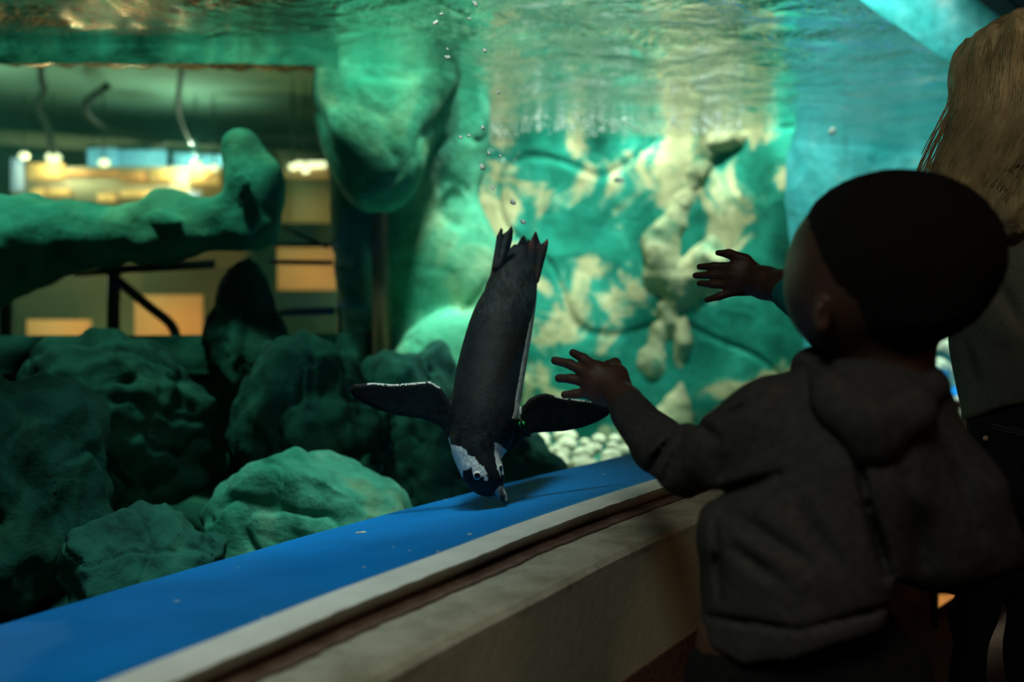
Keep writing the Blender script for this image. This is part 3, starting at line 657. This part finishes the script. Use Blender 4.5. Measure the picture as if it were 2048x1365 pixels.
M['beak'] = noisy('beak_horn', [(0.40, (0.015, 0.015, 0.015)), (0.48, (0.07, 0.07, 0.065)), (0.56, (0.42, 0.43, 0.38))], scale=45, rough=0.35, bump=0.2, bscale=200, dist=0.001, stretch=(1.6, 1, 0.5))
S = SDF(at(965, 1020, 1.51) - 0.005, at(1030, 950, 1.60) + 0.005, 0.0011)
S.chain([(988, 966, 1.555, 15), (998, 981, 1.55, 11.5), (1006, 993, 1.545, 8), (1012, 1002, 1.542, 4.6), (1013.5, 1008, 1.542, 2.2)], 0.003)
S.chain([(984, 972, 1.562, 13), (993, 987, 1.557, 9), (1003, 998, 1.55, 5), (1008, 1003, 1.546, 2.5)], 0.0015)
obj('beak', *S.net(), M['beak'], peng)
M['eye_ring'] = noisy('pale_eye_ring', [(0.4, (0.55, 0.55, 0.5)), (0.6, (0.72, 0.72, 0.66))], scale=200, rough=0.4, bump=0.1, bscale=500, dist=0.0005)
M['pupil'] = noisy('black_eye', [(0.4, (0.004, 0.004, 0.004)), (0.6, (0.008, 0.008, 0.008))], scale=50, rough=0.08, bump=0, spec=0.6)
def surf(px, py):                                   # nearest body vertex to the camera at a pixel
    m = np.where((np.abs(u - px) < 4) & (np.abs(v - py) < 4))[0]; return V[m[np.argmin(V[m, 1])]] if len(m) else at(px, py, 1.54)
for px, py, sx in ((954.4, 952, 1.0), (1001.5, 937, 0.45)):
    p = surf(px, py); p = at(px, py, p[1])
    b0, q0 = ico(4); e = obj('eye', b0 * np.array([8.4 * sx, 5, 8.6]) * 0.00078 + p + [0, 0.001, 0], q0, M['eye_ring'], peng)
    b1, q1 = ico(4); obj('pupil', b1 * np.array([5.8 * sx, 4, 6.0]) * 0.00078 + p + [0, -0.0018, 0], q1, M['pupil'], e)
M['foot'] = noisy('dark_webbed_foot', [(0.35, (0.018, 0.018, 0.016)), (0.7, (0.05, 0.048, 0.042))], scale=60, rough=0.6, bump=0.8, bscale=130, dist=0.003)
M['foot_red'] = noisy('reddish_webbed_foot', [(0.42, (0.02, 0.016, 0.014)), (0.58, (0.22, 0.075, 0.045))], scale=28, rough=0.6, bump=0.8, bscale=130, dist=0.003)
f1 = [(1002, 454), (1005, 469), (1015, 462), (1023.5, 451), (1026, 462), (1025, 478), (1021, 495), (1011, 517), (999, 540), (985, 567), (975, 590), (965, 593), (973, 567), (981, 549), (985, 527), (990, 495), (993, 473), (999, 462)]
f2 = [(1072, 461), (1065, 473), (1057, 490), (1057, 510), (1057, 530), (1056, 552), (1054, 575), (1055, 600), (1067, 606), (1072, 583), (1074, 565), (1081, 543), (1090, 515), (1094.5, 498), (1096, 476), (1089.5, 483), (1082, 489), (1077, 477)]
for pts, Y0, m, ridges in ((f1, 1.82, 'foot', (((1003, 460), (992, 535)), ((1021, 458), (1000, 532)))), (f2, 1.83, 'foot_red', (((1071, 467), (1062, 545)), ((1094, 484), (1072, 560))))):
    S = SDF(np.array([at(min(p[0] for p in pts), 0, Y0)[0], Y0 - 0.03, at(0, max(p[1] for p in pts), Y0)[2]]) - 0.01, np.array([at(max(p[0] for p in pts), 0, Y0)[0], Y0 + 0.05, at(0, min(p[1] for p in pts), Y0)[2]]) + 0.01, 0.0013)
    S.poly(pts, lambda a, b, Y0=Y0: Y0 + 0 * a - 0.0001 * (b - 520), 0.005, 0.004, 0.003)
    for a, b in ridges: S.chain([(a[0], a[1], Y0 - 0.002, 3.0), (b[0], b[1], Y0 - 0.004, 7.0)], 0.004)
    obj('foot', *S.net(), M[m], peng)
S = SDF(at(1025, 510, 1.83) - 0.01, at(1065, 460, 1.9) + 0.01, 0.0013)
for k in range(6): S.chain([(1035 + 4.2 * k, 500, 1.868, 6.0), (1043.5 + 2.6 * k + (3 if k > 3 else 0), 470.5 + abs(k - 1.5) * 3.2, 1.862, 1.2)], 0.0012)
obj('tail', *S.net(), M['foot'], peng)
M['band_green'] = noisy('green_plastic', [(0.4, (0.03, 0.5, 0.09)), (0.6, (0.05, 0.62, 0.13))], scale=80, rough=0.35, bump=0.1)
p = at(1043.5, 848.5, surf(1043, 849)[1] - 0.010); b0, q0 = ico(3); obj('band_bead', b0 * 0.0052 + p, q0, M['band_green'], peng)['label'] = 'green bead of the flipper band'
obj('flipper_band', *tube(spline([at(1043, 838, 1.592), at(1043, 849, 1.585), at(1052, 862, 1.592), at(1058, 871, 1.604)], 6), 0.0022, 6), M['pupil'], peng)
obj('band_clip', *box(at(1052, 875, 1.598), at(1061, 866, 1.606)), M['pupil'], peng, False)

# flecks floating in the water and lying on the ledge
M['fleck'] = noisy('white_down', [(0.4, (0.7, 0.72, 0.66)), (0.6, (0.85, 0.86, 0.8))], scale=300, rough=0.7, bump=0.4, bscale=900, dist=0.0005)
nt, N, L, b = nodes(M['fleck']); tr = N('ShaderNodeBsdfTranslucent'); tr.inputs[0].default_value = (0.9, 0.92, 0.88, 1); mxs = N('ShaderNodeMixShader'); mxs.inputs[0].default_value = 0.4
L(b.outputs[0], mxs.inputs[1]); L(tr.outputs[0], mxs.inputs[2]); L(mxs.outputs[0], nt.nodes['Material Output'].inputs['Surface'])
def fleck(name, p, r, seed, lb, cat, grp, flat=0.5):
    V, Q = ico(2); r_ = np.random.RandomState(seed)
    V = V * np.array([0.8 if flat > 1 else 1.0, 0.25 if flat > 1 else 0.6, flat]) * (1 + 0.8 * fbm(V[:, 0], V[:, 1], V[:, 2], 2.5, 2, seed))[:, None] * r
    o = obj(name, V, Q, M['fleck']); o.location = tuple(p); o.rotation_euler = (0 if name == 'down_feather' else -0.75, r_.uniform(-1, 1) if name != 'down_feather' else 0.0, r_.uniform(-0.5, 0.5)); tag(o, lb, cat, grp)
for k, (x, y, r) in enumerate([(870, 46, 6), (895, 114, 5), (950, 7, 6), (883, 28, 3.5), (969, 101, 4.5), (939, 37, 3.5), (922, 276, 4), (938, 271, 4), (966, 256, 4.5), (978, 308, 5), (965, 333, 6), (985, 375, 5), (1026, 404, 6.5), (1046, 444, 5), (996, 186, 4.5), (1000, 312, 3), (895, 98, 3), (1665, 263, 8), (1236, 360, 9)]):
    Y = 1.72 if x < 1100 else 3.4
    fleck('bubble', at(x, y, Y), r * mpp(Y), 300 + k, 'tiny white bubble fleck trailing above the penguin' if x < 1100 else 'pale drifting fleck near the back rock face', 'bubble', 'white flecks in the water', 1.3 if x < 1100 else 0.6)
for k, (x, y, r, lb) in enumerate([(722, 1067, 9, 'largest white down feather lying on the blue ledge'), (354, 1205, 5, 0), (475, 1138, 3, 0), (729, 1136, 3, 0), (940, 1071, 5, 0), (787, 1097, 2.2, 0), (876, 1105, 4, 0), (820, 1103, 2, 0), (1207, 950, 3, 0), (525, 1235, 2.4, 0), (892, 1002, 2, 0), (1056, 996, 3, 0), (1120, 1003, 2, 0)]):
    d = ray(x, y); best = None
    for Yq in np.linspace(0.7, 2.6, 400):
        p = at(x, y, Yq); i = np.argmin(((path - p[:2]) ** 2).sum(1)); off = (p[:2] - path[i]) @ nm[i]; z = LEDGE + 0.05 * off / 0.35
        e = abs(p[2] - z)
        if best is None or e < best[0]: best = (e, p, z)
    p = best[1]; p[2] = best[2] + 0.001
    fleck('down_feather', p, r * mpp(p[1]), 400 + k, lb or 'small white down fleck lying on the blue ledge', 'feather', 'white down on the blue ledge', 0.25)

# ------------------------------------------------------------------ boy
M['skin_dark'] = noisy('dark_brown_skin', [(0.35, (0.050, 0.026, 0.016)), (0.65, (0.070, 0.036, 0.022))], scale=30, rough=0.5, bump=0.25, bscale=260, dist=0.001, spec=0.35)
M['hair_black'] = noisy('short_black_hair', [(0.35, (0.008, 0.007, 0.006)), (0.65, (0.016, 0.014, 0.012))], scale=160, rough=0.9, bump=1.0, bscale=380, dist=0.005, spec=0.15)
M['hoodie'] = noisy('charcoal_fleece', [(0.35, (0.028, 0.028, 0.026)), (0.65, (0.045, 0.045, 0.041))], scale=120, rough=0.95, bump=0.4, bscale=500, dist=0.0015, spec=0.1)
M['teal'] = noisy('teal_knit', [(0.35, (0.01, 0.17, 0.15)), (0.65, (0.02, 0.25, 0.22))], scale=150, rough=0.9, bump=0.6, bscale=300, dist=0.002, spec=0.1)
M['trouser'] = noisy('black_cotton', [(0.35, (0.005, 0.005, 0.0055)), (0.65, (0.009, 0.009, 0.0095))], scale=140, rough=0.95, bump=0.3, bscale=500, dist=0.001, spec=0.1)
boy = empty('person', (at(1620, 1300, 1.0)[0], 1.0, 0.0)); tag(boy, 'small boy in a charcoal hoodie reaching both hands towards the penguin', 'person')
# body: head, neck, trunk, both arms with hands, legs
S = SDF((0.25, 0.84, 0.60), (0.52, 1.16, 0.96), 0.0028)
R45 = np.array(Matrix.Rotation(math.radians(42), 3, 'Z'))
S.ell(at(1792, 513, 0.985), (0.098, 0.086, 0.081), None, 0.01)
S.ell(at(1692, 608, 1.0), (0.050, 0.060, 0.052), None, 0.025)              # cheek and jaw
S.ell(at(1668, 560, 1.0), (0.042, 0.06, 0.055), None, 0.025)               # brow side
S.chain([(1775, 640, 1.0, 92), (1765, 820, 1.0, 98)], 0.025)
S.ell(at(1655, 590, 1.075), (0.014, 0.016, 0.012), None, 0.01)             # nose, lips and eye sockets on the far side
S.ell(at(1668, 640, 1.065), (0.020, 0.014, 0.009), None, 0.008)
S.ell(at(1634, 560, 1.055), (0.012, 0.012, 0.008), None, 0.01, True); S.ell(at(1690, 560, 1.085), (0.012, 0.012, 0.008), None, 0.01, True)
Re = np.array(Matrix.Rotation(math.radians(-28), 3, 'Z'))
S.ell(at(1645, 634, 0.945), (0.0085, 0.016, 0.019), Re, 0.004)             # ear
S.ell(at(1648, 632, 0.930), (0.005, 0.007, 0.010), Re, 0.004, True)
head = S.net()
S = SDF((0.03, 1.15, 0.62), (0.22, 1.42, 0.80), 0.0016)                    # left hand
HL = 1.335
S.chain([(p_[0], p_[1], p_[2], p_[3] * 1.12) for p_ in [(1146, 706, HL + .03, 7.2), (1166, 717, HL + .015, 8.6), (1196, 738, HL, 10.5)]], 0.003)
S.chain([(p_[0], p_[1], p_[2], p_[3] * 1.12) for p_ in [(1110, 721.5, HL + .03, 7.6), (1140, 729, HL + .018, 8.8), (1182, 751, HL, 11)]], 0.003)
S.chain([(p_[0], p_[1], p_[2], p_[3] * 1.12) for p_ in [(1118, 757, HL + .025, 7.8), (1142, 758, HL + .015, 8.6), (1184, 768, HL, 11)]], 0.003)
S.chain([(p_[0], p_[1], p_[2], p_[3] * 1.12) for p_ in [(1129, 790, HL + .015, 7.0), (1150, 788.5, HL + .01, 8.0), (1186, 786, HL, 11)]], 0.003)
S.chain([(p_[0], p_[1], p_[2], p_[3] * 1.12) for p_ in [(1216, 728, HL + .035, 7.5), (1230, 728, HL + .02, 9.5), (1238, 748, HL, 14), (1240, 770, HL - .01, 18)]], 0.006)
S.ell(at(1204, 764, HL), (0.025, 0.0115, 0.026), None, 0.010); S.ell(at(1218, 776, HL - .003), (0.026, 0.012, 0.024), None, 0.012)
S.chain([(p_[0], p_[1], p_[2], p_[3] * 1.12) for p_ in [(1222, 772, HL - .005, 26), (1252, 806, HL - .04, 29), (1300, 880, 1.18, 34)]], 0.010)
handL = S.net()
S = SDF((0.22, 1.25, 0.76), (0.42, 1.50, 0.90), 0.0016)                    # right hand
HR = 1.40
S.chain([(p_[0], p_[1], p_[2], p_[3] * 1.12) for p_ in [(1436, 506, HR + .01, 5.2), (1458, 508, HR, 8), (1490, 520, HR, 11)]], 0.004)
S.chain([(p_[0], p_[1], p_[2], p_[3] * 1.12) for p_ in [(1399, 534, HR + .03, 5.6), (1428, 533, HR + .015, 7.2), (1470, 535, HR, 9.5)]], 0.0025)
S.chain([(p_[0], p_[1], p_[2], p_[3] * 1.12) for p_ in [(1391, 551.5, HR + .03, 5.6), (1424, 550, HR + .015, 7.2), (1466, 551, HR, 9.5)]], 0.0025)
S.chain([(p_[0], p_[1], p_[2], p_[3] * 1.12) for p_ in [(1398.5, 567, HR + .025, 5.4), (1426, 569, HR + .012, 7), (1466, 570, HR, 9.5)]], 0.0025)
S.chain([(p_[0], p_[1], p_[2], p_[3] * 1.12) for p_ in [(1414, 600, HR + .015, 5.2), (1438, 593, HR + .006, 6.6), (1474, 580, HR, 10)]], 0.003)
S.ell(at(1487, 553, HR), (0.024, 0.012, 0.0255), None, 0.008)
S.chain([(p_[0], p_[1], p_[2], p_[3] * 1.12) for p_ in [(1500, 558, HR, 27), (1530, 566, HR - .02, 27.5), (1575, 576, HR - .05, 31), (1640, 610, 1.28, 36)]], 0.010)
handR = S.net()
S = SDF((0.16, 0.85, 0.02), (0.46, 1.15, 0.68), 0.006)                     # trunk and legs, inside the clothes
S.chain([(1765, 820, 1.0, 70), (1690, 950, 1.0, 150), (1610, 1150, 1.0, 130), (1600, 1290, 1.0, 115)], 0.02)
S.cone((0.24, 1.0, 0.46), (0.22, 1.0, 0.06), 0.055, 0.03, 0.02); S.cone((0.32, 1.0, 0.46), (0.35, 1.0, 0.06), 0.055, 0.03, 0.02)
trunk = S.net()
obj('body', *join(*[(relax(a, b, 1), b) for a, b in (head, handL, handR, trunk)]), M['skin_dark'], boy)
# hair
S = SDF((0.25, 0.84, 0.70), (0.54, 1.12, 0.97), 0.003)
S.ell(at(1792, 513, 0.985), (0.098, 0.086, 0.081), None, 0.01)
S.ell(at(1800, 606, 0.985), (0.060, 0.068, 0.048), None, 0.02)
X_, Y_, Z_ = np.meshgrid(*S.ax, indexing='ij'); U_, V_, _d = proj(X_, Y_, Z_)
inner = (U_ - (1606 + 0.32 * (V_ - 470) + 26 * np.clip((V_ - 640) / 50, 0, 3))) - np.maximum(Y_ - 0.985, 0) * 1100
inner = np.minimum(inner, (706 - 0.15 * (U_ - 1750)) - V_)
S.d -= (-0.004 + 0.0075 * np.clip(inner / 55 + 0.3, 0, 1)).astype(np.float32)
S.d += (0.0012 * vnoise(X_, Y_, Z_, 260, 7)).astype(np.float32)
V, Q = S.net(); obj('hair', V, Q, M['hair_black'], boy)
# hoodie
S = SDF((0.02, 0.78, 0.40), (0.56, 1.38, 0.86), 0.0036)
S.chain([(1755, 805, 1.0, 118), (1690, 930, 1.0, 205), (1604, 1105, 1.0, 200), (1592, 1240, 1.0, 178), (1600, 1275, 1.0, 172)], 0.03)
S.chain([(1750, 860, 1.0, 120), (1552, 850, 0.99, 88)], 0.02)
S.chain([(1548, 850, 0.99, 88), (1450, 905, 1.04, 72), (1376, 926, 1.09, 71)], 0.012)
S.chain([(1376, 926, 1.09, 71), (1316, 892, 1.17, 53), (1262, 824, 1.255, 39)], 0.012)
S.chain([(1830, 850, 1.0, 90), (1875, 1000, 0.98, 118), (1893, 1075, 0.975, 112)], 0.03)
S.chain([(1880, 1040, 0.98, 100), (1962, 1098, 0.98, 62), (2010, 1118, 0.985, 30)], 0.03)
S.chain([(1820, 860, 1.03, 90), (1730, 780, 1.15, 66), (1660, 660, 1.28, 48)], 0.02)
X_, Y_, Z_ = np.meshgrid(*S.ax, indexing='ij'); U_, V_, _d = proj(X_, Y_, Z_)
bottom = (V_ - np.interp(U_, [1380, 1430, 1489, 1586, 1683, 1770, 1790, 1880, 1960, 2030], [1268, 1300, 1326, 1316, 1280, 1256, 1160, 1190, 1172, 1140])) / F
S.d = np.maximum(S.d, bottom)
def crease(a, b, w, dp):
    a, b = np.array(a, float), np.array(b, float); e = b - a
    t = np.clip(((U_ - a[0]) * e[0] + (V_ - a[1]) * e[1]) / (e @ e), 0, 1)
    q = np.hypot(U_ - a[0] - t * e[0], V_ - a[1] - t * e[1]); return dp * np.exp(-(q / w) ** 2) * np.sin(math.pi * np.clip(t, 0.08, 0.92)) ** 0.5
for a, b, w, dp in (((1640, 755), (1705, 870), 9, .010), ((1705, 870), (1735, 1010), 9, .014), ((1735, 1010), (1775, 1150), 10, .016), ((1400, 1000), (1560, 950), 10, .012), ((1342, 872), (1300, 935), 7, .008), ((1362, 876), (1330, 960), 8, .006),
                    ((1395, 850), (1440, 880), 10, .006), ((1440, 842), (1520, 800), 9, .005), ((1450, 1020), (1620, 1130), 16, .007), ((1470, 1100), (1560, 1165), 14, .007), ((1430, 1030), (1440, 1200), 8, .006), ((1600, 1020), (1680, 1140), 16, .006), ((1900, 900), (1960, 1060), 14, .006), ((1800, 900), (1850, 1130), 14, .005), ((1420, 1235), (1600, 1262), 6, .007), ((1600, 1262), (1780, 1215), 6, .007)):
    S.d += (1.5 * crease(a, b, w, dp)).astype(np.float32)
S.d += (0.0045 * fbm(X_, Y_, Z_, 12, 3, 500)).astype(np.float32)
del X_, Y_, Z_, U_, V_, _d
hood_V, hood_Q = S.net(); hoodie = obj('hoodie', relax(hood_V, hood_Q, 2), hood_Q, M['hoodie'], boy)
S = SDF((0.24, 0.82, 0.58), (0.50, 1.12, 0.80), 0.003)                     # hood lying round the neck
S.chain([(1632, 722, 1.06, 30), (1630, 738, 1.02, 36), (1664, 790, 0.93, 36), (1745, 838, 0.895, 38), (1825, 812, 0.91, 36), (1858, 772, 0.97, 30), (1850, 750, 1.04, 26)], 0.015)
S.chain([(1700, 830, 0.915, 36), (1745, 890, 0.91, 38), (1800, 840, 0.915, 36)], 0.03)
X_, Y_, Z_ = np.meshgrid(*S.ax, indexing='ij'); S.d += (0.003 * fbm(X_, Y_, Z_, 22, 2, 520)).astype(np.float32)
V, Q = S.net(); obj('hood', relax(V, Q, 2), Q, M['hoodie'], hoodie)
def ring(a, b, ra, rb, Y0, Y1, bulge, n=30, seg=28):                       # knitted cuff
    A, B = at(*a, Y0), at(*b, Y1); pts = [A + (B - A) * t for t in np.linspace(0, 1, n)]
    r = [(ra * mpp(Y0) * (1 - t) + rb * mpp(Y1) * t) + bulge * (math.sin(math.pi * t) ** 0.4) for t in np.linspace(0, 1, n)]
    return tube(pts, r, seg)
obj('cuff', *ring((1254, 815), (1288, 858), 37, 43, 1.268, 1.218, 0.0025), M['hoodie'], hoodie)
obj('cuff', *ring((1576, 578), (1650, 630), 38, 43, 1.352, 1.27, 0.003), M['teal'], boy)['label'] = 'teal knitted cuff at the right wrist'
# trousers and shoes
S = SDF((0.14, 0.83, 0.02), (0.48, 1.17, 0.56), 0.005)
S.chain([(1600, 1230, 1.0, 150), (1605, 1330, 1.0, 150)], 0.02)
S.cone((0.245, 1.0, 0.42), (0.225, 1.0, 0.05), 0.068, 0.048, 0.03); S.cone((0.34, 1.0, 0.42), (0.375, 1.0, 0.05), 0.075, 0.048, 0.03)
X_, Y_, Z_ = np.meshgrid(*S.ax, indexing='ij'); S.d += (0.006 * fbm(X_, Y_, Z_, 12, 3, 540)).astype(np.float32)
V, Q = S.net(); obj('trousers', relax(V, Q, 2), Q, M['trouser'], boy)
for x in (0.212, 0.378):
    S = SDF((x - 0.06, 0.9, -0.01), (x + 0.06, 1.17, 0.1), 0.004)
    S.cone((x, 0.97, 0.038), (x, 1.09, 0.034), 0.038, 0.032, 0.01); S.d = np.maximum(S.d, -(np.meshgrid(*S.ax, indexing='ij')[2] - 0.001))
    obj('shoe', *S.net(), M['trouser'], boy)

# ------------------------------------------------------------------ girl
M['skin_light'] = noisy('light_skin', [(0.35, (0.42, 0.24, 0.16)), (0.65, (0.5, 0.3, 0.2))], scale=30, rough=0.5, bump=0.1, bscale=260, dist=0.001)
M['blond'] = noisy('blond_hair', [(0.30, (0.20, 0.16, 0.075)), (0.5, (0.42, 0.34, 0.18)), (0.7, (0.65, 0.53, 0.30))], scale=9, detail=4, rough=0.45, bump=0.8, bscale=26, stretch=(6, 6, 0.5), dist=0.008, spec=0.4)
M['strand'] = noisy('blond_strand', [(0.30, (0.16, 0.12, 0.05)), (0.7, (0.5, 0.38, 0.2))], scale=12, rough=0.45, bump=0, spec=0.4)
M['shirt'] = noisy('grey_jersey', [(0.35, (0.12, 0.135, 0.11)), (0.65, (0.17, 0.185, 0.15))], scale=150, rough=0.95, bump=0.4, bscale=400, dist=0.001, stretch=(1, 1, 2.5), spec=0.1)
M['jeans'] = noisy('black_denim', [(0.35, (0.008, 0.010, 0.014)), (0.65, (0.017, 0.02, 0.026))], scale=200, rough=0.9, bump=0.4, bscale=600, dist=0.001, spec=0.15)
M['stitch'] = noisy('grey_thread', [(0.4, (0.08, 0.085, 0.085)), (0.6, (0.12, 0.125, 0.12))], scale=300, rough=0.8, bump=0)
M['brass'] = noisy('brass_rivet', [(0.4, (0.45, 0.36, 0.2)), (0.6, (0.6, 0.5, 0.3))], scale=100, rough=0.35, bump=0)
GY = 1.5
girl = empty('person', (at(2085, 1300, GY)[0], GY, 0.0)); tag(girl, 'girl with long blond hair in a grey shirt and black jeans', 'person')
S = SDF((0.55, 1.28, 0.60), (1.06, 1.76, 1.28), 0.005)
S.ell(at(2068, 190, GY), (0.078, 0.092, 0.105), None, 0.01); S.ell(at(2068, 260, GY + .03), (0.055, 0.06, 0.06), None, 0.03)
S.ell(at(2068, 230, GY + .105), (0.012, 0.016, 0.016), None, 0.01)
S.chain([(2075, 300, GY, 62), (2080, 430, GY, 70), (2085, 560, GY, 120), (2085, 800, GY, 115)], 0.02)
S.chain([(1995, 470, GY, 55), (1985, 600, GY - .03, 40), (2060, 660, GY - .08, 34), (2120, 560, GY - .10, 30)], 0.015)
S.chain([(2175, 470, GY, 55), (2200, 640, GY, 40), (2190, 800, GY + .05, 30)], 0.015)
for k in range(4): S.chain([(2116, 566 - 10 * k, GY - .10, 12), (2150 + 3 * k, 520 - 9 * k, GY - .09, 9)], 0.004)
S.chain([(2112, 560, GY - .10, 12), (2098, 520, GY - .10, 9)], 0.004)
gbody = S.net()
S = SDF((0.55, 1.28, 0.02), (1.0, 1.76, 0.68), 0.008)
S.chain([(2085, 800, GY, 100), (2085, 900, GY, 115)], 0.02)
S.chain([(2040, 930, GY, 66), (1943, 1245, GY, 26), (1925, 1650, GY, 24)], 0.02); S.chain([(2130, 930, GY, 70), (2085, 1300, GY, 36), (2060, 1650, GY, 28)], 0.02)
obj('body', *join(gbody, S.net()), M['skin_light'], girl)
S = SDF((0.55, 1.26, 0.62), (1.02, 1.78, 1.30), 0.0045)                    # shirt
S.chain([(2075, 445, GY, 105), (2084, 560, GY, 165), (2086, 680, GY, 168), (2088, 830, GY, 150)], 0.03)
S.chain([(2000, 460, GY, 72), (1985, 590, GY - .02, 62), (2030, 650, GY - .07, 50)], 0.02)
S.chain([(2170, 460, GY, 72), (2200, 620, GY, 56)], 0.02)
X_, Y_, Z_ = np.meshgrid(*S.ax, indexing='ij'); U_, V_, _d = proj(X_, Y_, Z_)
S.d = np.maximum(S.d, (V_ - np.interp(U_, [1930, 1955, 2010, 2100, 2250], [838, 832, 814, 812, 830])) * GY / F)
S.d += (0.005 * fbm(X_, Y_, Z_ * 0.6, 14, 3, 600)).astype(np.float32)
for a, b, w, dp in (((1935, 690), (1960, 820), 9, .006), ((1990, 560), (2048, 660), 12, .008)): S.d += crease(a, b, w, dp).astype(np.float32)
V, Q = S.net(); obj('shirt', relax(V, Q, 2), Q, M['shirt'], girl)
S = SDF((0.55, 1.26, 0.03), (1.02, 1.78, 0.72), 0.005)                     # jeans
S.chain([(2085, 822, GY, 142), (2085, 920, GY, 150)], 0.02)
S.chain([(2040, 930, GY, 92), (1998, 1080, GY, 62), (1942, 1240, GY, 36), (1925, 1640, GY, 38)], 0.03); S.chain([(2135, 930, GY, 98), (2105, 1150, GY, 75), (2075, 1300, GY, 58), (2055, 1640, GY, 46)], 0.03)
X_, Y_, Z_ = np.meshgrid(*S.ax, indexing='ij'); S.d += (0.006 * fbm(X_, Y_, Z_, 12, 3, 620)).astype(np.float32)
V, Q = S.net(); V = relax(V, Q, 2); jn = obj('jeans', V, Q, M['jeans'], girl)
uj, vj, _ = proj(*V.T)
def jsurf(px, py, lift=0.0012):
    m = np.argsort((uj - px) ** 2 + (vj - py) ** 2)[:60]; m = m[np.argmin(V[m, 1])]; p = at(px, py, V[m, 1] - lift); return p
for off in (0, 7): obj('stitch', *tube(spline([jsurf(x, y + off) for x, y in ((1983, 848), (2005, 855), (2030, 860), (2060, 866), (2100, 868))], 6), 0.0006, 5), M['stitch'], jn)
b0, q0 = ico(3); obj('rivet', b0 * np.array([0.004, 0.002, 0.004]) + jsurf(1971, 877, 0.0), q0, M['brass'], jn)
for x in (at(1925, 0, GY)[0], at(2055, 0, GY)[0]):
    S = SDF((x - 0.06, 1.42, -0.01), (x + 0.06, 1.76, 0.11), 0.005)
    S.cone((x, 1.48, 0.042), (x, 1.66, 0.036), 0.042, 0.034, 0.01); S.d = np.maximum(S.d, -(np.meshgrid(*S.ax, indexing='ij')[2] - 0.001)); obj('shoe', *S.net(), M['jeans'], girl)
S = SDF((0.55, 1.30, 0.86), (1.02, 1.72, 1.34), 0.0034)                    # hair
S.ell(at(2066, 168, GY), (0.112, 0.112, 0.112), None, 0.01)
S.chain([(2010, 180, GY, 98), (1990, 250, GY - .02, 78), (1968, 320, GY - .03, 70), (1925, 400, GY - .04, 62)], 0.03)
S.chain([(1962, 275, GY - .02, 46), (1925, 335, GY - .02, 40), (1890, 385, GY - .02, 30)], 0.02)
S.chain([(2080, 230, GY - .05, 100), (2060, 340, GY - .07, 90), (2020, 420, GY - .08, 60)], 0.03)
S.chain([(2140, 200, GY, 90), (2150, 330, GY, 80), (2150, 450, GY, 60)], 0.03)
X_, Y_, Z_ = np.meshgrid(*S.ax, indexing='ij'); U_, V_, _d = proj(X_, Y_, Z_)
sw = U_ + 0.55 * np.maximum(V_ - 200, 0) ** 1.05 * 0.8 + 16 * np.sin(V_ / 70.0)       # strands sweep down and to the left
S.d += (0.006 * vnoise(sw, Y_ * 600, V_ * 0.15, 0.035, 640) + 0.0035 * vnoise(sw, Y_ * 900, V_ * 0.2, 0.09, 641)).astype(np.float32)
fc = 0.10 - np.sqrt((X_ - at(2068, 0, GY)[0]) ** 2 + (Y_ - GY - 0.11) ** 2 * 1.2 + (Z_ - at(0, 240, GY)[2]) ** 2)
S.d = np.where(Y_ > GY + 0.03, np.maximum(S.d, fc), S.d).astype(np.float32)
V, Q = S.net(); V = relax(V, Q, 1); hair = obj('hair', V, Q, M['blond'], girl)
rs = np.random.RandomState(4); hv = V[V[:, 1] < GY + 0.01]; hu, hw, _ = proj(*hv.T); Ms = []
for k in range(230):
    x0 = rs.uniform(1915, 2110); pts = []
    x, y = x0, max(30, 60 + abs(x0 - 2066) ** 1.9 / 190 + rs.uniform(-10, 60))
    for _i in range(14):
        m = np.argmin((hu - x) ** 2 + (hw - y) ** 2)
        if (hu[m] - x) ** 2 + (hw[m] - y) ** 2 > 900: break
        p = hv[m] * 1.0; q = at(x, y, p[1]); pts.append(q + np.array([0, -0.0015, 0]))
        y += 22; x += (-11 if y > 220 else (x - 2066) * 0.045) + 3 * math.sin(y / 40 + k * 0.4)
    if len(pts) > 4: Ms.append(tube(spline(pts, 2), 0.0007, 4, False))
o = obj('hair_strands', *join(*Ms), M['strand'], hair); o['kind'] = 'stuff'

# low orange glowing triangle beside a dark post
t = empty('orange_triangle', at(1880, 1240, 2.5)); tag(t, 'small orange glowing triangle beside a dark post behind the boy', 'light')
tri = [at(1877, 1178, 2.5), at(1877, 1216, 2.5), at(1911, 1193, 2.5)]; V = np.array(tri + [p + np.array([0, 0.02, 0]) for p in tri])
obj('lens', V, [(0, 1, 2), (5, 4, 3), (0, 3, 4, 1), (1, 4, 5, 2), (2, 5, 3, 0)], glow('orange_glow', (0.9, 0.36, 0.08), 0.55), t, False)
p0 = at(1872, 1165, 2.5); obj('post', *box((p0[0] - 0.005, 2.495, 0.0), (p0[0] + 0.005, 2.515, p0[2])), M['rail'], t, False)

# white beads added to imitate light glints along the back waterline
rb = np.random.RandomState(8); Ms = []
for k in range(330):
    px = rb.uniform(1045, 1480) if k > 70 else rb.normal(1000, 28); Yb = 4.35 + rb.uniform(-0.25, 0.1)
    V, Q = ico(1); r = rb.uniform(0.002, 0.0065) * (1.6 if rb.rand() < 0.1 else 1)
    z = SURF - 0.012 - (abs(rb.normal(0, 0.012)) if k > 70 else abs(rb.normal(0, 0.07)))
    Ms.append((V * r + np.array([(px - CX) / F * Yb, Yb, z]), Q))
tag(obj('glint_beads', *join(*Ms), M['fleck']), 'line of white beads standing for glints along the back waterline', kind='stuff')
